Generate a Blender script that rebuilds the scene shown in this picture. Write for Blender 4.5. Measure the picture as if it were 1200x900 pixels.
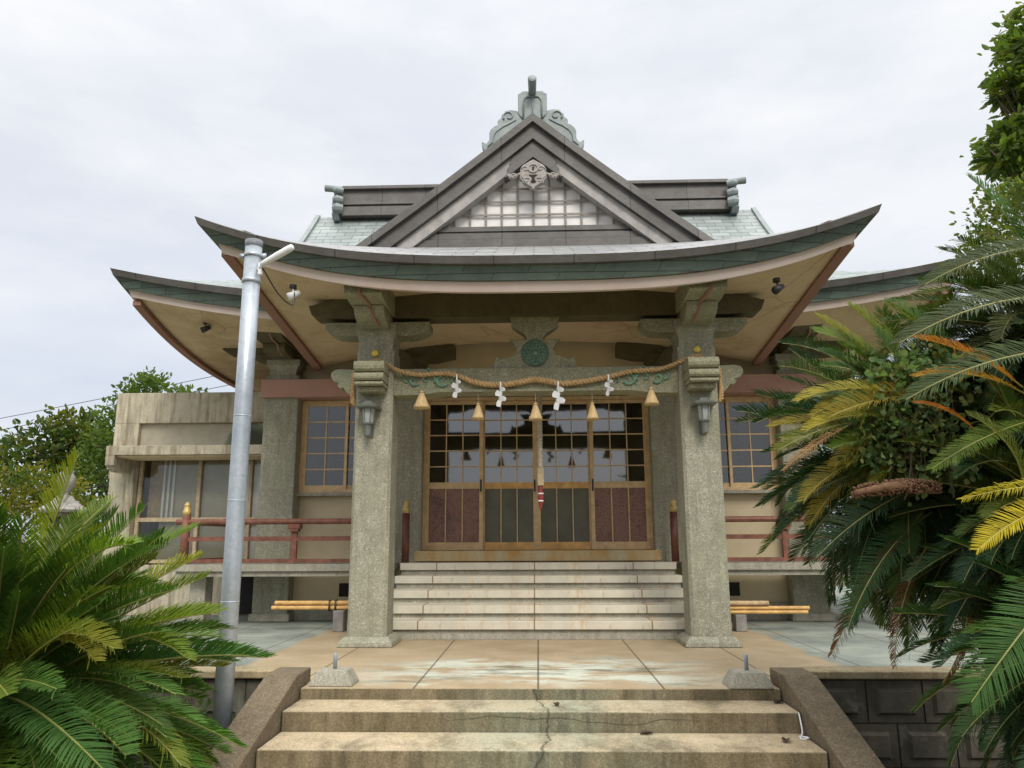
import bpy, bmesh, math, random
from mathutils import Vector, Matrix
from math import radians as R, sin, cos, pi

for o in list(bpy.data.objects):
    bpy.data.objects.remove(o)
SC = bpy.context.scene
COL = SC.collection
rnd = random.Random(7)

# ------------------------------------------------------------------ camera, sky, sun, exposure
cam = bpy.data.cameras.new("camera"); cam.sensor_width = 36.0; cam.lens = 27.0
cam.clip_start = 0.05; cam.clip_end = 3000
camo = bpy.data.objects.new("camera", cam); COL.objects.link(camo)
camo.matrix_world = Matrix.Translation((0.01, 0, 1.0)) @ Matrix.Rotation(R(1.85), 4, 'Z') @ Matrix.Rotation(R(101.6), 4, 'X') @ Matrix.Rotation(R(-0.25), 4, 'Z')
SC.camera = camo

SUN_EL, SUN_AZ = 42.0, 165.0          # azimuth measured clockwise from +Y: behind the camera, a little to the right
world = bpy.data.worlds.new("World"); SC.world = world; world.use_nodes = True
wt = world.node_tree; wt.nodes.clear()
def wn(t, **k):
    n = wt.nodes.new(t)
    for a, b in k.items(): setattr(n, a, b)
    return n
wl = wt.links.new
w_out = wn('ShaderNodeOutputWorld'); w_bg = wn('ShaderNodeBackground'); w_bg.inputs['Strength'].default_value = 0.1
w_sky = wn('ShaderNodeTexSky', sky_type='NISHITA'); w_sky.sun_disc = False
w_sky.sun_elevation = R(SUN_EL); w_sky.sun_rotation = R(SUN_AZ); w_sky.dust_density = 2.0
w_tc = wn('ShaderNodeTexCoord')
w_sep = wn('ShaderNodeSeparateXYZ'); wl(w_tc.outputs['Generated'], w_sep.inputs[0])
# overcast: the cloud deck grows brighter towards the zenith and the hidden sun
w_ramp = wn('ShaderNodeValToRGB'); wl(w_sep.outputs['Z'], w_ramp.inputs[0])
cr = w_ramp.color_ramp
cr.elements[0].position = 0.0; cr.elements[0].color = (.205, .215, .236, 1)
cr.elements[1].position = 1.0; cr.elements[1].color = (1.0, .985, .955, 1)
for p, c in ((.20, (.228, .238, .257, 1)), (.40, (.268, .270, .274, 1)), (.62, (.288, .289, .290, 1)), (.78, (.75, .745, .73, 1))):
    e = cr.elements.new(p); e.color = c
w_map = wn('ShaderNodeMapping'); w_map.inputs['Scale'].default_value = (1.2, 1.2, 3.4); wl(w_tc.outputs['Generated'], w_map.inputs[0])
w_noise = wn('ShaderNodeTexNoise'); w_noise.inputs['Scale'].default_value = 2.6; w_noise.inputs['Detail'].default_value = 7; w_noise.inputs['Roughness'].default_value = .55
wl(w_map.outputs[0], w_noise.inputs['Vector'])
w_cr2 = wn('ShaderNodeValToRGB'); wl(w_noise.outputs['Fac'], w_cr2.inputs[0])
w_cr2.color_ramp.elements[0].position = .34; w_cr2.color_ramp.elements[0].color = (.81, .84, .90, 1)
w_cr2.color_ramp.elements[1].position = .66; w_cr2.color_ramp.elements[1].color = (1.0, 1.0, 1.0, 1)
w_mul = wn('ShaderNodeMix', data_type='RGBA', blend_type='MULTIPLY'); w_mul.inputs['Factor'].default_value = 1
wl(w_ramp.outputs[0], w_mul.inputs['A']); wl(w_cr2.outputs[0], w_mul.inputs['B'])
w_gain = wn('ShaderNodeVectorMath', operation='SCALE'); w_gain.inputs['Scale'].default_value = 25.5 * .98
wl(w_mul.outputs['Result'], w_gain.inputs[0])
w_mix = wn('ShaderNodeMix', data_type='RGBA'); w_mix.inputs['Factor'].default_value = .93
wl(w_sky.outputs[0], w_mix.inputs['A']); wl(w_gain.outputs[0], w_mix.inputs['B'])
wl(w_mix.outputs['Result'], w_bg.inputs['Color']); wl(w_bg.outputs[0], w_out.inputs[0])

sun = bpy.data.lights.new("sun", 'SUN'); sun.energy = 1.5; sun.angle = R(22); sun.color = (1.0, .95, .87)
suno = bpy.data.objects.new("sun", sun); COL.objects.link(suno)
sd = Vector((sin(R(SUN_AZ)) * cos(R(SUN_EL)), cos(R(SUN_AZ)) * cos(R(SUN_EL)), sin(R(SUN_EL))))
suno.rotation_euler = (-sd).to_track_quat('-Z', 'Y').to_euler(); suno.location = sd * 60
vs = SC.view_settings
vs.view_transform = 'Standard'; vs.look = 'None'; vs.exposure = 0.56; vs.gamma = 1; vs.use_curve_mapping = False
SC.cycles.max_bounces = 8; SC.cycles.diffuse_bounces = 4; SC.cycles.transparent_max_bounces = 8

# ------------------------------------------------------------------ materials
class NT:
    """small wrapper to wire a node material"""
    def __init__(s, name):
        s.m = bpy.data.materials.new(name); s.m.use_nodes = True; s.t = s.m.node_tree; s.t.nodes.clear()
        s.out = s.n('ShaderNodeOutputMaterial'); s.b = s.n('ShaderNodeBsdfPrincipled'); s.l(s.b.outputs[0], s.out.inputs[0])
        s.tc = s.n('ShaderNodeTexCoord')
    def n(s, t, **k):
        x = s.t.nodes.new(t)
        for a, b in k.items(): setattr(x, a, b)
        return x
    def l(s, a, b): s.t.links.new(a, b)
    def coord(s, scale=(1, 1, 1), which='Object', loc=(0, 0, 0)):
        m = s.n('ShaderNodeMapping'); m.inputs['Scale'].default_value = scale; m.inputs['Location'].default_value = loc
        s.l(s.tc.outputs[which], m.inputs[0]); return m.outputs[0]
    def noise(s, scale, detail=4, rough=.55, vec=None, sc=(1, 1, 1), loc=(0, 0, 0)):
        x = s.n('ShaderNodeTexNoise'); x.inputs['Scale'].default_value = scale; x.inputs['Detail'].default_value = detail; x.inputs['Roughness'].default_value = rough
        s.l(vec if vec is not None else s.coord(sc, loc=loc), x.inputs['Vector']); return x.outputs['Fac']
    def voro(s, scale, feature='F1', sc=(1, 1, 1)):
        x = s.n('ShaderNodeTexVoronoi', feature=feature); x.inputs['Scale'].default_value = scale; s.l(s.coord(sc), x.inputs['Vector']); return x
    def ramp(s, fac, stops):
        x = s.n('ShaderNodeValToRGB'); s.l(fac, x.inputs[0]); e = x.color_ramp.elements
        while len(e) < len(stops): e.new(.5)
        for i, (p, c) in enumerate(stops):
            e[i].position = p; e[i].color = (c, c, c, 1) if isinstance(c, (int, float)) else (*c, 1)
        return x.outputs[0]
    def mix(s, f, a, b, mode='MIX'):
        x = s.n('ShaderNodeMix', data_type='RGBA', blend_type=mode)
        for sock, v in ((x.inputs['Factor'], f), (x.inputs['A'], a), (x.inputs['B'], b)):
            if isinstance(v, (int, float)): sock.default_value = v if sock.type == 'VALUE' else (v, v, v, 1)
            elif isinstance(v, tuple): sock.default_value = (*v, 1)
            else: s.l(v, sock)
        return x.outputs['Result']
    def math(s, op, a, b=0.0, c=0.0):
        x = s.n('ShaderNodeMath', operation=op)
        for i, v in enumerate((a, b, c)):
            if isinstance(v, (int, float)): x.inputs[i].default_value = v
            else: s.l(v, x.inputs[i])
        return x.outputs[0]
    def sep(s, which='Object'):
        x = s.n('ShaderNodeSeparateXYZ'); s.l(s.tc.outputs[which], x.inputs[0]); return x.outputs
    def bump(s, h, strength=.3, dist=.01):
        x = s.n('ShaderNodeBump'); x.inputs['Strength'].default_value = strength; x.inputs['Distance'].default_value = dist
        s.l(h, x.inputs['Height']); s.l(x.outputs[0], s.b.inputs['Normal'])
    def done(s, col, rough=.8, metal=0.0, spec=.4):
        if isinstance(col, tuple): s.b.inputs['Base Color'].default_value = (*col, 1)
        else: s.l(col, s.b.inputs['Base Color'])
        if isinstance(rough, (int, float)): s.b.inputs['Roughness'].default_value = rough
        else: s.l(rough, s.b.inputs['Roughness'])
        s.b.inputs['Metallic'].default_value = metal; s.b.inputs['Specular IOR Level'].default_value = spec
        return s.m

def m_simple(name, c, rough=.6, var=.15, scale=9, metal=0.0, bump=.1, bscale=60):
    t = NT(name); n = t.noise(scale, 6)
    c1 = tuple(x * (1 - var) for x in c); c2 = tuple(min(1, x * (1 + var)) for x in c)
    t.bump(t.noise(bscale, 4), bump, .004)
    return t.done(t.ramp(n, [(.3, c1), (.7, c2)]), rough, metal)

def m_concrete(name, c, dark, speck=.5, stain=.5, pebble=130, green=None):
    """exposed-aggregate concrete: pebbles, blotches, rain streaks"""
    t = NT(name)
    big = t.noise(1.7, 6, .6); mid = t.noise(7, 6, .65)
    col = t.mix(t.ramp(mid, [(.3, 0), (.75, 1)]), tuple(x * .82 for x in c), tuple(x * 1.12 for x in c))
    v = t.voro(pebble); w = t.n('ShaderNodeSeparateColor'); t.l(v.outputs['Color'], w.inputs[0])
    sp = t.mix(.75, t.ramp(w.outputs[0], [(0, .40), (.3, .85), (.65, 1.0), (.88, 1.3), (1, 1.9)]), t.ramp(t.noise(pebble * .45, 3, .6), [(.3, .72), (.5, 1.0), (.72, 1.3)]), 'MULTIPLY')
    col = t.mix(speck, col, sp, 'MULTIPLY')
    st = t.noise(4.5, 6, .6, sc=(2.6, 2.6, .30))
    col = t.mix(t.math('MULTIPLY', t.ramp(st, [(.48, 0), (.72, 1)]), stain), col, dark)
    col = t.mix(t.math('MULTIPLY', t.ramp(big, [(.5, 0), (.75, 1)]), stain * .6), col, dark)
    st2 = t.noise(9, 5, .65, sc=(3, 3, .10), loc=(2, 8, 3)); col = t.mix(t.math('MULTIPLY', t.ramp(st2, [(.55, 0), (.70, 1)]), stain * .6), col, dark)
    st3 = t.noise(8, 5, .65, sc=(2.5, 2.5, .12), loc=(6, 1, 9)); col = t.mix(t.math('MULTIPLY', t.ramp(st3, [(.58, 0), (.72, 1)]), stain * .5), col, tuple(min(1, x * 1.45) for x in c))
    if green: col = t.mix(t.math('MULTIPLY', t.ramp(t.noise(2.3, 5, .6, loc=(4, 7, 1)), [(.5, 0), (.7, 1)]), .5), col, green)
    t.bump(t.math('ADD', t.math('MULTIPLY', w.outputs[1], .6), t.noise(pebble * .7, 3)), .35, .004)
    return t.done(col, .88, spec=.25)

M = {}
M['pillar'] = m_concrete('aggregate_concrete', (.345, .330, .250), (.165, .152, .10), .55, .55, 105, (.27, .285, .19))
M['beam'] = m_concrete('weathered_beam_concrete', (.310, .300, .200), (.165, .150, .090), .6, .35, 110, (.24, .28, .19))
M['bracket'] = m_concrete('shaded_bracket_concrete', (.130, .112, .064), (.08, .068, .036), .35, .3, 130)  # base colour darkened to hold the shade under porch and eaves
M['neutral'] = m_concrete('grey_concrete', (.36, .34, .27), (.16, .145, .10), .5, .5, 150)
M['annex'] = m_concrete('streaked_concrete', (.50, .45, .335), (.15, .115, .07), .25, .9, 150)
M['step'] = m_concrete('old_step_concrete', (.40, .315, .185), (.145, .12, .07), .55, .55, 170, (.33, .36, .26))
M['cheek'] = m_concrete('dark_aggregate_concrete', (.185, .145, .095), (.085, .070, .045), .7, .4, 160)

def m_plaster(name, c, dirt=(.42, .34, .2), amt=.35, crack=False):
    t = NT(name)
    col = t.mix(t.ramp(t.noise(3, 6, .6), [(.35, 0), (.75, 1)]), c, tuple(x * .86 for x in c))
    col = t.mix(t.math('MULTIPLY', t.ramp(t.noise(1.6, 7, .65, loc=(3, 1, 2)), [(.5, 0), (.74, 1)]), amt), col, dirt)
    t.bump(t.noise(160, 3), .15, .003)
    return t.done(col, .9, spec=.2)
M['cream'] = m_plaster('cream_plaster', (.60, .50, .33), (.40, .31, .18), .35)
t = NT('stained_soffit_plaster')
c = t.mix(t.ramp(t.noise(2.2, 7, .65), [(.35, 0), (.72, 1)]), (.66, .52, .345), (.55, .42, .26))
c = t.mix(t.math('MULTIPLY', t.ramp(t.noise(1.5, 8, .7, loc=(3, 1, 2)), [(.50, 0), (.66, 1)]), .55), c, (.36, .25, .135))
c = t.mix(t.math('MULTIPLY', t.ramp(t.noise(5, 8, .75, sc=(1.4, .5, 1), loc=(7, 1, 4)), [(.60, 0), (.70, 1)]), .5), c, (.62, .54, .42))
wv = t.n('ShaderNodeMix', data_type='VECTOR'); wv.inputs['Factor'].default_value = .06; t.l(t.tc.outputs['Object'], wv.inputs['A'])
nn = t.n('ShaderNodeTexNoise'); nn.inputs['Scale'].default_value = 4; nn.inputs['Detail'].default_value = 5; t.l(t.tc.outputs['Object'], nn.inputs['Vector']); t.l(nn.outputs['Color'], wv.inputs['B'])
ve = t.n('ShaderNodeTexVoronoi', feature='DISTANCE_TO_EDGE'); ve.inputs['Scale'].default_value = .85; t.l(wv.outputs['Result'], ve.inputs['Vector'])
c = t.mix(t.math('MULTIPLY', t.ramp(ve.outputs['Distance'], [(0, 1), (.004, .8), (.010, 0)]), t.ramp(t.noise(1.3, 4), [(.45, 0), (.6, .38)])), c, (.20, .135, .07))
t.bump(t.noise(130, 3), .2, .003); M['soffit'] = t.done(c, .92, spec=.15)
M['pink'] = m_plaster('faded_pink_paint', (.63, .53, .475), (.54, .36, .29), .5)
M['redpink'] = m_plaster('red_primer_trim', (.34, .195, .145), (.27, .14, .10), .5)
M['lintel'] = m_plaster('peeling_pink_lintel', (.47, .275, .215), (.50, .39, .31), .6)
M['redrail'] = m_simple('red_brown_paint', (.185, .072, .045), .55, .35, 14)
M['gold'] = m_simple('brass', (.52, .37, .13), .5, .25, 20, .25)
M['goldpaint'] = m_simple('yellow_gold_paint', (.70, .52, .09), .45, .12, 20, .2)
M['black'] = m_simple('dark_void', (.02, .018, .015), .8, .2)
M['darkmetal'] = m_simple('black_metal', (.035, .035, .035), .45, .25)

def m_copper(name, base, green, streak, amt, tile=None, rough=.55, swap=False):
    t = NT(name)
    n = t.noise(3.5, 7, .65); fine = t.noise(11, 6, .7, sc=(1, 1, 3))
    col = t.mix(t.math('MULTIPLY', t.ramp(n, [(.38, 0), (.62, 1)]), amt), base, green)
    col = t.mix(t.math('MULTIPLY', t.ramp(fine, [(.45, 0), (.75, 1)]), .55), col, streak)
    if tile:
        b = t.n('ShaderNodeTexBrick'); b.inputs['Scale'].default_value = 1
        b.inputs['Brick Width'].default_value = tile[0]; b.inputs['Row Height'].default_value = tile[1]; b.inputs['Mortar Size'].default_value = tile[2]
        b.inputs['Color1'].default_value = (1, 1, 1, 1); b.inputs['Color2'].default_value = (.72, .74, .74, 1); b.inputs['Mortar'].default_value = (.25, .25, .25, 1)
        b.inputs['Mortar Smooth'].default_value = .3
        vec = t.coord(tile[3] if len(tile) > 3 else (1, 1, 1))
        if swap:
            sp_ = t.n('ShaderNodeSeparateXYZ'); t.l(vec, sp_.inputs[0]); cb_ = t.n('ShaderNodeCombineXYZ')
            t.l(t.math('ADD', sp_.outputs[0], sp_.outputs[1]), cb_.inputs[0]); t.l(sp_.outputs[2], cb_.inputs[1]); vec = cb_.outputs[0]
        t.l(vec, b.inputs['Vector'])
        col = t.mix(1.0, col, b.outputs['Color'], 'MULTIPLY')
        t.bump(b.outputs['Fac'], -.5, .006)
    else:
        t.bump(t.noise(25, 4), .15, .006)
    return t.done(col, rough, .15, .5)
M['roofcu'] = m_copper('weathered_copper_roof', (.27, .305, .29), (.36, .41, .385), (.18, .20, .195), .8, (.30, .11, .007))
M['porchcu'] = m_copper('grey_weathered_copper', (.30, .295, .29), (.40, .41, .40), (.16, .15, .15), .7, (.40, .17, .008))
M['brownc'] = m_copper('brown_oxidised_copper', (.120, .108, .098), (.175, .166, .157), (.060, .053, .047), .7, (.75, 3.0, .006, (1, 1, 0)))
M['greenc'] = m_copper('green_patina_copper', (.118, .160, .138), (.165, .22, .19), (.075, .09, .08), .8, (.62, .085, .004), swap=True)
M['patina'] = m_copper('pale_patina_copper', (.21, .245, .24), (.29, .33, .32), (.10, .12, .12), .8)
M['greypaint'] = m_simple('grey_weathered_board', (.36, .34, .32), .75, .22, 8)
M['offwhite'] = m_simple('off_white_panel', (.82, .80, .77), .8, .08, 6)
M['carve'] = m_simple('grey_carving', (.33, .30, .27), .75, .3, 25)
M['verdigris'] = m_simple('verdigris_green', (.16, .29, .20), .7, .3, 30)
M['verdidark'] = m_simple('dark_verdigris', (.10, .155, .105), .7, .3, 30)
M['frame'] = m_simple('bronze_aluminium', (.60, .42, .22), .5, .18, 12, .1)
M['frameorange'] = m_simple('amber_aluminium', (.66, .38, .13), .5, .25, 8, .1)
M['darkframe'] = m_simple('dark_bronze_frame', (.16, .10, .055), .5, .2, 12, .2)
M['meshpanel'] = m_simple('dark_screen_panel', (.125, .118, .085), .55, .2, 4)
M['galv'] = None
t = NT('galvanised_steel')
v = t.voro(38); w = t.n('ShaderNodeSeparateColor'); t.l(v.outputs['Color'], w.inputs[0])
cg = t.mix(t.ramp(t.noise(5, 6, .6, sc=(1, 1, .5)), [(.35, 0), (.7, 1)]), (.36, .40, .44), (.50, .54, .58))
cg = t.mix(.35, cg, t.ramp(w.outputs[0], [(0, .75), (1, 1.15)]), 'MULTIPLY')
M['galv'] = t.done(cg, .42, .45)
M['whiteplastic'] = m_simple('white_plastic', (.75, .76, .76), .35, .05)
M['paper'] = m_simple('white_paper', (.82, .83, .84), .7, .04)
M['bamboo'] = m_simple('bamboo', (.60, .36, .12), .5, .25, 16)
M['bamboopale'] = m_simple('old_bamboo', (.50, .36, .20), .6, .25, 16)
M['wood'] = m_simple('pale_wood', (.42, .33, .21), .7, .2, 20)
M['redcloth'] = m_simple('red_cord', (.24, .045, .035), .8, .25, 30)
M['lampmetal'] = m_simple('grey_green_metal', (.17, .18, .155), .45, .25, 20, .3)
M['lampglass'] = m_simple('frosted_lamp_glass', (.36, .38, .36), .25, .1)
M['graystone'] = m_simple('grey_stone', (.25, .235, .215), .9, .35, 9, 0, .4, 60)
M['curtain'] = m_simple('white_curtain', (.82, .82, .80), .9, .06, 5)
M['bark'] = m_simple('bark', (.09, .065, .045), .95, .35, 18, 0, .8, 40)

t = NT('twisted_straw')
c = t.ramp(t.noise(30, 5, .6), [(.3, (.36, .225, .10)), (.7, (.62, .43, .22))])
t.bump(t.noise(120, 3), .4, .003); M['straw'] = t.done(c, .85, spec=.2)
t = NT('combed_straw')
c = t.ramp(t.noise(60, 4, .6, sc=(1, 1, .08)), [(.3, (.48, .33, .15)), (.7, (.72, .54, .30))])
t.bump(t.noise(110, 3, sc=(1, 1, .06)), .6, .004); M['tassel'] = t.done(c, .85, spec=.2)
t = NT('patterned_purple_panel')
vv = t.voro(85); pc = t.ramp(vv.outputs['Distance'], [(.0, (.42, .23, .165)), (.45, (.27, .140, .105)), (.8, (.11, .058, .045))])
pc = t.mix(t.math('MULTIPLY', t.ramp(t.noise(4, 6, .65), [(.5, 0), (.75, 1)]), .7), pc, (.04, .03, .025)); t.bump(vv.outputs['Distance'], .4, .004)
M['purplepanel'] = t.done(pc, .5)

# marble-like stair slabs with rust bleeding
t = NT('rust_stained_slab')
c = t.mix(t.ramp(t.noise(3, 6, .6), [(.3, 0), (.7, 1)]), (.66, .61, .49), (.50, .465, .37))
s1 = t.noise(2.4, 7, .7, sc=(2.2, .6, .5)); c = t.mix(t.math('MULTIPLY', t.ramp(s1, [(.54, 0), (.66, 1)]), .7), c, (.50, .28, .08))
s2 = t.noise(4.2, 6, .7, sc=(2.4, 1, .6), loc=(3, 3, 3)); c = t.mix(t.math('MULTIPLY', t.ramp(s2, [(.60, 0), (.72, 1)]), .7), c, (.20, .12, .05))
sx = t.sep(); jf = t.math('ABSOLUTE', t.math('SUBTRACT', t.math('FRACT', t.math('ADD', t.math('DIVIDE', sx[0], 1.22), .53)), .5))
c = t.mix(t.ramp(jf, [(.0, 1), (.0035, 1), (.007, 0)]), c, (.22, .13, .06))
t.bump(t.noise(60, 4), .1, .003); M['slab'] = t.done(c, .6, spec=.35)
t = NT('rusty_sill')
c = t.mix(t.ramp(t.noise(2.2, 6, .6, sc=(1.6, 1, .6)), [(.35, 0), (.65, 1)]), (.52, .46, .29), (.47, .26, .06))
M['sill'] = t.done(c, .6)

# plaza paving: tan centre strip, green-grey slabs beside it, lime bloom and damp patches in front of the steps
t = NT('plaza_paving')
X, Y_, Z_ = t.sep()[0:3]
ax = t.math('ABSOLUTE', X)
tan = t.mix(t.ramp(t.noise(2.2, 7, .65), [(.3, 0), (.7, 1)]), (.35, .265, .155), (.45, .36, .235))
gry = t.mix(t.ramp(t.noise(1.4, 7, .65), [(.35, 0), (.65, 1)]), (.18, .205, .18), (.36, .39, .33))
edge = t.math('ADD', ax, t.math('MULTIPLY', t.math('SUBTRACT', t.noise(2, 4), .5), .25))
c = t.mix(t.ramp(t.math('MULTIPLY', edge, .25), [(.60, 0), (.62, 1)]), tan, gry)
# lime bloom: an uneven band across the middle
wob = t.math('ADD', Y_, t.math('MULTIPLY', t.math('SUBTRACT', t.noise(1.3, 6, .65, sc=(1, .4, 1)), .5), 1.6))
band = t.math('MULTIPLY', t.ramp(t.math('MULTIPLY', wob, .1), [(.575, 0), (.60, 1), (.675, 1), (.71, 0)]), t.ramp(t.math('MULTIPLY', ax, .5), [(.42, 1), (.78, 0)]))
lime = t.math('MULTIPLY', band, t.ramp(t.noise(3.0, 8, .7, sc=(.6, 1.3, 1)), [(.42, 0), (.52, 1)]))
c = t.mix(t.math('MULTIPLY', lime, .95), c, (.56, .58, .48))
damp = t.math('MULTIPLY', band, t.ramp(t.noise(1.9, 7, .65, sc=(.5, 1.6, 1), loc=(5, 2, 0)), [(.50, 0), (.60, 1)]))
c = t.mix(t.math('MULTIPLY', damp, .85), c, (.15, .14, .095))
c = t.mix(t.math('MULTIPLY', t.ramp(t.noise(1.1, 6, .6, loc=(9, 4, 0)), [(.52, 0), (.70, 1)]), .4), c, (.24, .17, .09))
fr = t.math('ABSOLUTE', t.math('SUBTRACT', t.math('FRACT', t.math('ADD', t.math('DIVIDE', X, .87), .5)), .5))
fy = t.math('ABSOLUTE', t.math('SUBTRACT', t.math('FRACT', t.math('DIVIDE', Y_, 1.9)), .5))
# faint drag marks
jin = t.ramp(fr, [(0, 1), (.006, 1), (.011, 0)])
jout = t.math('MULTIPLY', t.ramp(fy, [(0, 1), (.003, 1), (.006, 0)]), t.ramp(t.math('MULTIPLY', ax, .25), [(.60, 0), (.61, 1)]))
c = t.mix(t.math('MULTIPLY', t.math('MAXIMUM', jin, jout), .8), c, (.075, .055, .035))
v = t.voro(170); w = t.n('ShaderNodeSeparateColor'); t.l(v.outputs['Color'], w.inputs[0])
c = t.mix(.3, c, t.ramp(w.outputs[0], [(0, .65), (.7, 1), (1, 1.35)]), 'MULTIPLY')
t.bump(t.noise(90, 4), .2, .004)
M['plaza'] = t.done(c, t.ramp(damp, [(0, .85), (1, .55)]), spec=.3)

# entrance steps: tan aggregate with green-grey and black weathering in the middle, cracks
t = NT('cracked_step_concrete')
X, Y_, Z_ = t.sep()[0:3]
c = t.mix(t.ramp(t.noise(3.5, 7, .65), [(.3, 0), (.7, 1)]), (.40, .32, .20), (.54, .44, .295))
mid = t.math('MULTIPLY', t.ramp(t.math('ABSOLUTE', t.math('SUBTRACT', X, .15)), [(.25, 1), (.95, 0)]), t.ramp(t.noise(2.6, 7, .7), [(.32, 0), (.62, 1)]))
c = t.mix(t.math('MULTIPLY', mid, .8), c, (.34, .37, .27))
blk = t.math('MULTIPLY', t.ramp(t.noise(2.0, 8, .7, sc=(1.6, 1, .7), loc=(2, 6, 5)), [(.47, 0), (.66, 1)]), .8)
c = t.mix(blk, c, (.12, .10, .06))
ctr = t.math('MULTIPLY', t.ramp(t.math('ABSOLUTE', t.math('SUBTRACT', X, .1)), [(.1, 1), (.6, 0)]), t.ramp(t.noise(2.8, 7, .7, sc=(2.6, 1, .5), loc=(1, 9, 5)), [(.46, 0), (.62, 1)]))
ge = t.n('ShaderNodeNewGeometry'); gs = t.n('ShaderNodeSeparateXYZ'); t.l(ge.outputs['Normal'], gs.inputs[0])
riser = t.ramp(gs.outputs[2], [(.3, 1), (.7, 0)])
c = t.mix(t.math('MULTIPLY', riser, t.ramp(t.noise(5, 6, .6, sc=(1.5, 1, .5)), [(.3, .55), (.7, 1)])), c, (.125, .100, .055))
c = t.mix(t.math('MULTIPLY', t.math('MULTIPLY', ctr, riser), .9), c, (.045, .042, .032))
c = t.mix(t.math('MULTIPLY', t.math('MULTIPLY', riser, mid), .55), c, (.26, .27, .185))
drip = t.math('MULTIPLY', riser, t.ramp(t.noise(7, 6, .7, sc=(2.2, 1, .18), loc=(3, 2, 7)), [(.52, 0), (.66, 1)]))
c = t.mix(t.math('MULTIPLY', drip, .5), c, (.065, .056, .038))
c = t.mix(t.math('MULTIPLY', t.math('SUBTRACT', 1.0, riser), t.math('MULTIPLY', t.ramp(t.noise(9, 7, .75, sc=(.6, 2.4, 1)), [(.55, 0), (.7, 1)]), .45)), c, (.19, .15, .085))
# vertical rain runs and one long crack in the risers
vr = t.n('ShaderNodeTexNoise'); vr.inputs['Scale'].default_value = 2.2; vr.inputs['Detail'].default_value = 6; t.l(t.coord((1, 1, 1)), vr.inputs['Vector'])
cz = t.math('ABSOLUTE', t.math('SUBTRACT', t.math('ADD', Z_, t.math('MULTIPLY', t.math('SUBTRACT', vr.outputs['Fac'], .5), .12)), -.128))
c = t.mix(t.math('MULTIPLY', t.math('MULTIPLY', t.ramp(cz, [(0, .8), (.0018, .7), (.0045, 0)]), riser), t.ramp(t.math('MULTIPLY', t.math('ADD', X, 1.0), .33), [(.12, 0), (.2, 1), (.6, 1), (.7, 0)])), c, (.03, .024, .018))
cx = t.math('ABSOLUTE', t.math('ADD', X, t.math('MULTIPLY', t.math('SUBTRACT', vr.outputs['Fac'], .55), .35)))
c = t.mix(t.ramp(cx, [(0, .75), (.0035, .7), (.010, 0)]), c, (.05, .045, .035))
v = t.voro(150); w = t.n('ShaderNodeSeparateColor'); t.l(v.outputs['Color'], w.inputs[0])
c = t.mix(.6, c, t.ramp(w.outputs[0], [(0, .6), (.7, 1), (1, 1.5)]), 'MULTIPLY')
t.bump(t.math('ADD', w.outputs[1], t.noise(60, 4)), .3, .004)
M['frontstep'] = t.done(c, .88, spec=.25)

# mossy block wall
t = NT('mossy_block')
c = t.mix(t.ramp(t.noise(6, 7, .65), [(.3, 0), (.7, 1)]), (.075, .068, .052), (.16, .145, .11))
c = t.mix(t.math('MULTIPLY', t.ramp(t.noise(3, 7, .7, loc=(1, 5, 2)), [(.55, 0), (.7, 1)]), .6), c, (.33, .34, .26))
c = t.mix(t.math('MULTIPLY', t.ramp(t.noise(4, 7, .7, loc=(8, 5, 2)), [(.58, 0), (.7, 1)]), .5), c, (.14, .08, .05))
t.bump(t.noise(55, 5), .5, .008); M['block'] = t.done(c, .95, spec=.15)

t = NT('soil_and_grass')
c = t.ramp(t.noise(.9, 8, .7), [(.3, (.055, .060, .025)), (.55, (.10, .085, .05)), (.75, (.17, .145, .095))])
t.bump(t.noise(14, 6), .6, .05); M['ground'] = t.done(c, .95, spec=.1)

# glass that mirrors the sky
def m_glass(name, tint, refl, rcol):
    t = NT(name); t.t.nodes.remove(t.b)
    tr = t.n('ShaderNodeBsdfTransparent'); tr.inputs[0].default_value = (*tint, 1)
    gl = t.n('ShaderNodeBsdfGlossy'); gl.inputs['Roughness'].default_value = .045; bp = t.n('ShaderNodeBump'); bp.inputs['Strength'].default_value = .05; bp.inputs['Distance'].default_value = .02; t.l(t.noise(2.2, 3, .5), bp.inputs['Height']); t.l(bp.outputs[0], gl.inputs['Normal']); gl.inputs[0].default_value = (*rcol, 1)
    lw = t.n('ShaderNodeFresnel'); lw.inputs['IOR'].default_value = 1.5
    f = t.math('ADD', t.math('MULTIPLY', lw.outputs[0], 1.0), refl)
    mx = t.n('ShaderNodeMixShader'); t.l(f, mx.inputs[0]); t.l(tr.outputs[0], mx.inputs[1]); t.l(gl.outputs[0], mx.inputs[2]); t.l(mx.outputs[0], t.out.inputs[0])
    return t.m
M['glass'] = m_glass('reflective_window_glass', (.40, .41, .40), .13, (.98, .97, .94))
M['winglass'] = m_glass('clear_window_glass', (.55, .56, .56), .04, (.98, .97, .94))
M['annexglass'] = m_glass('dull_window_glass', (.92, .92, .89), .0, (.9, .9, .9))

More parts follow.
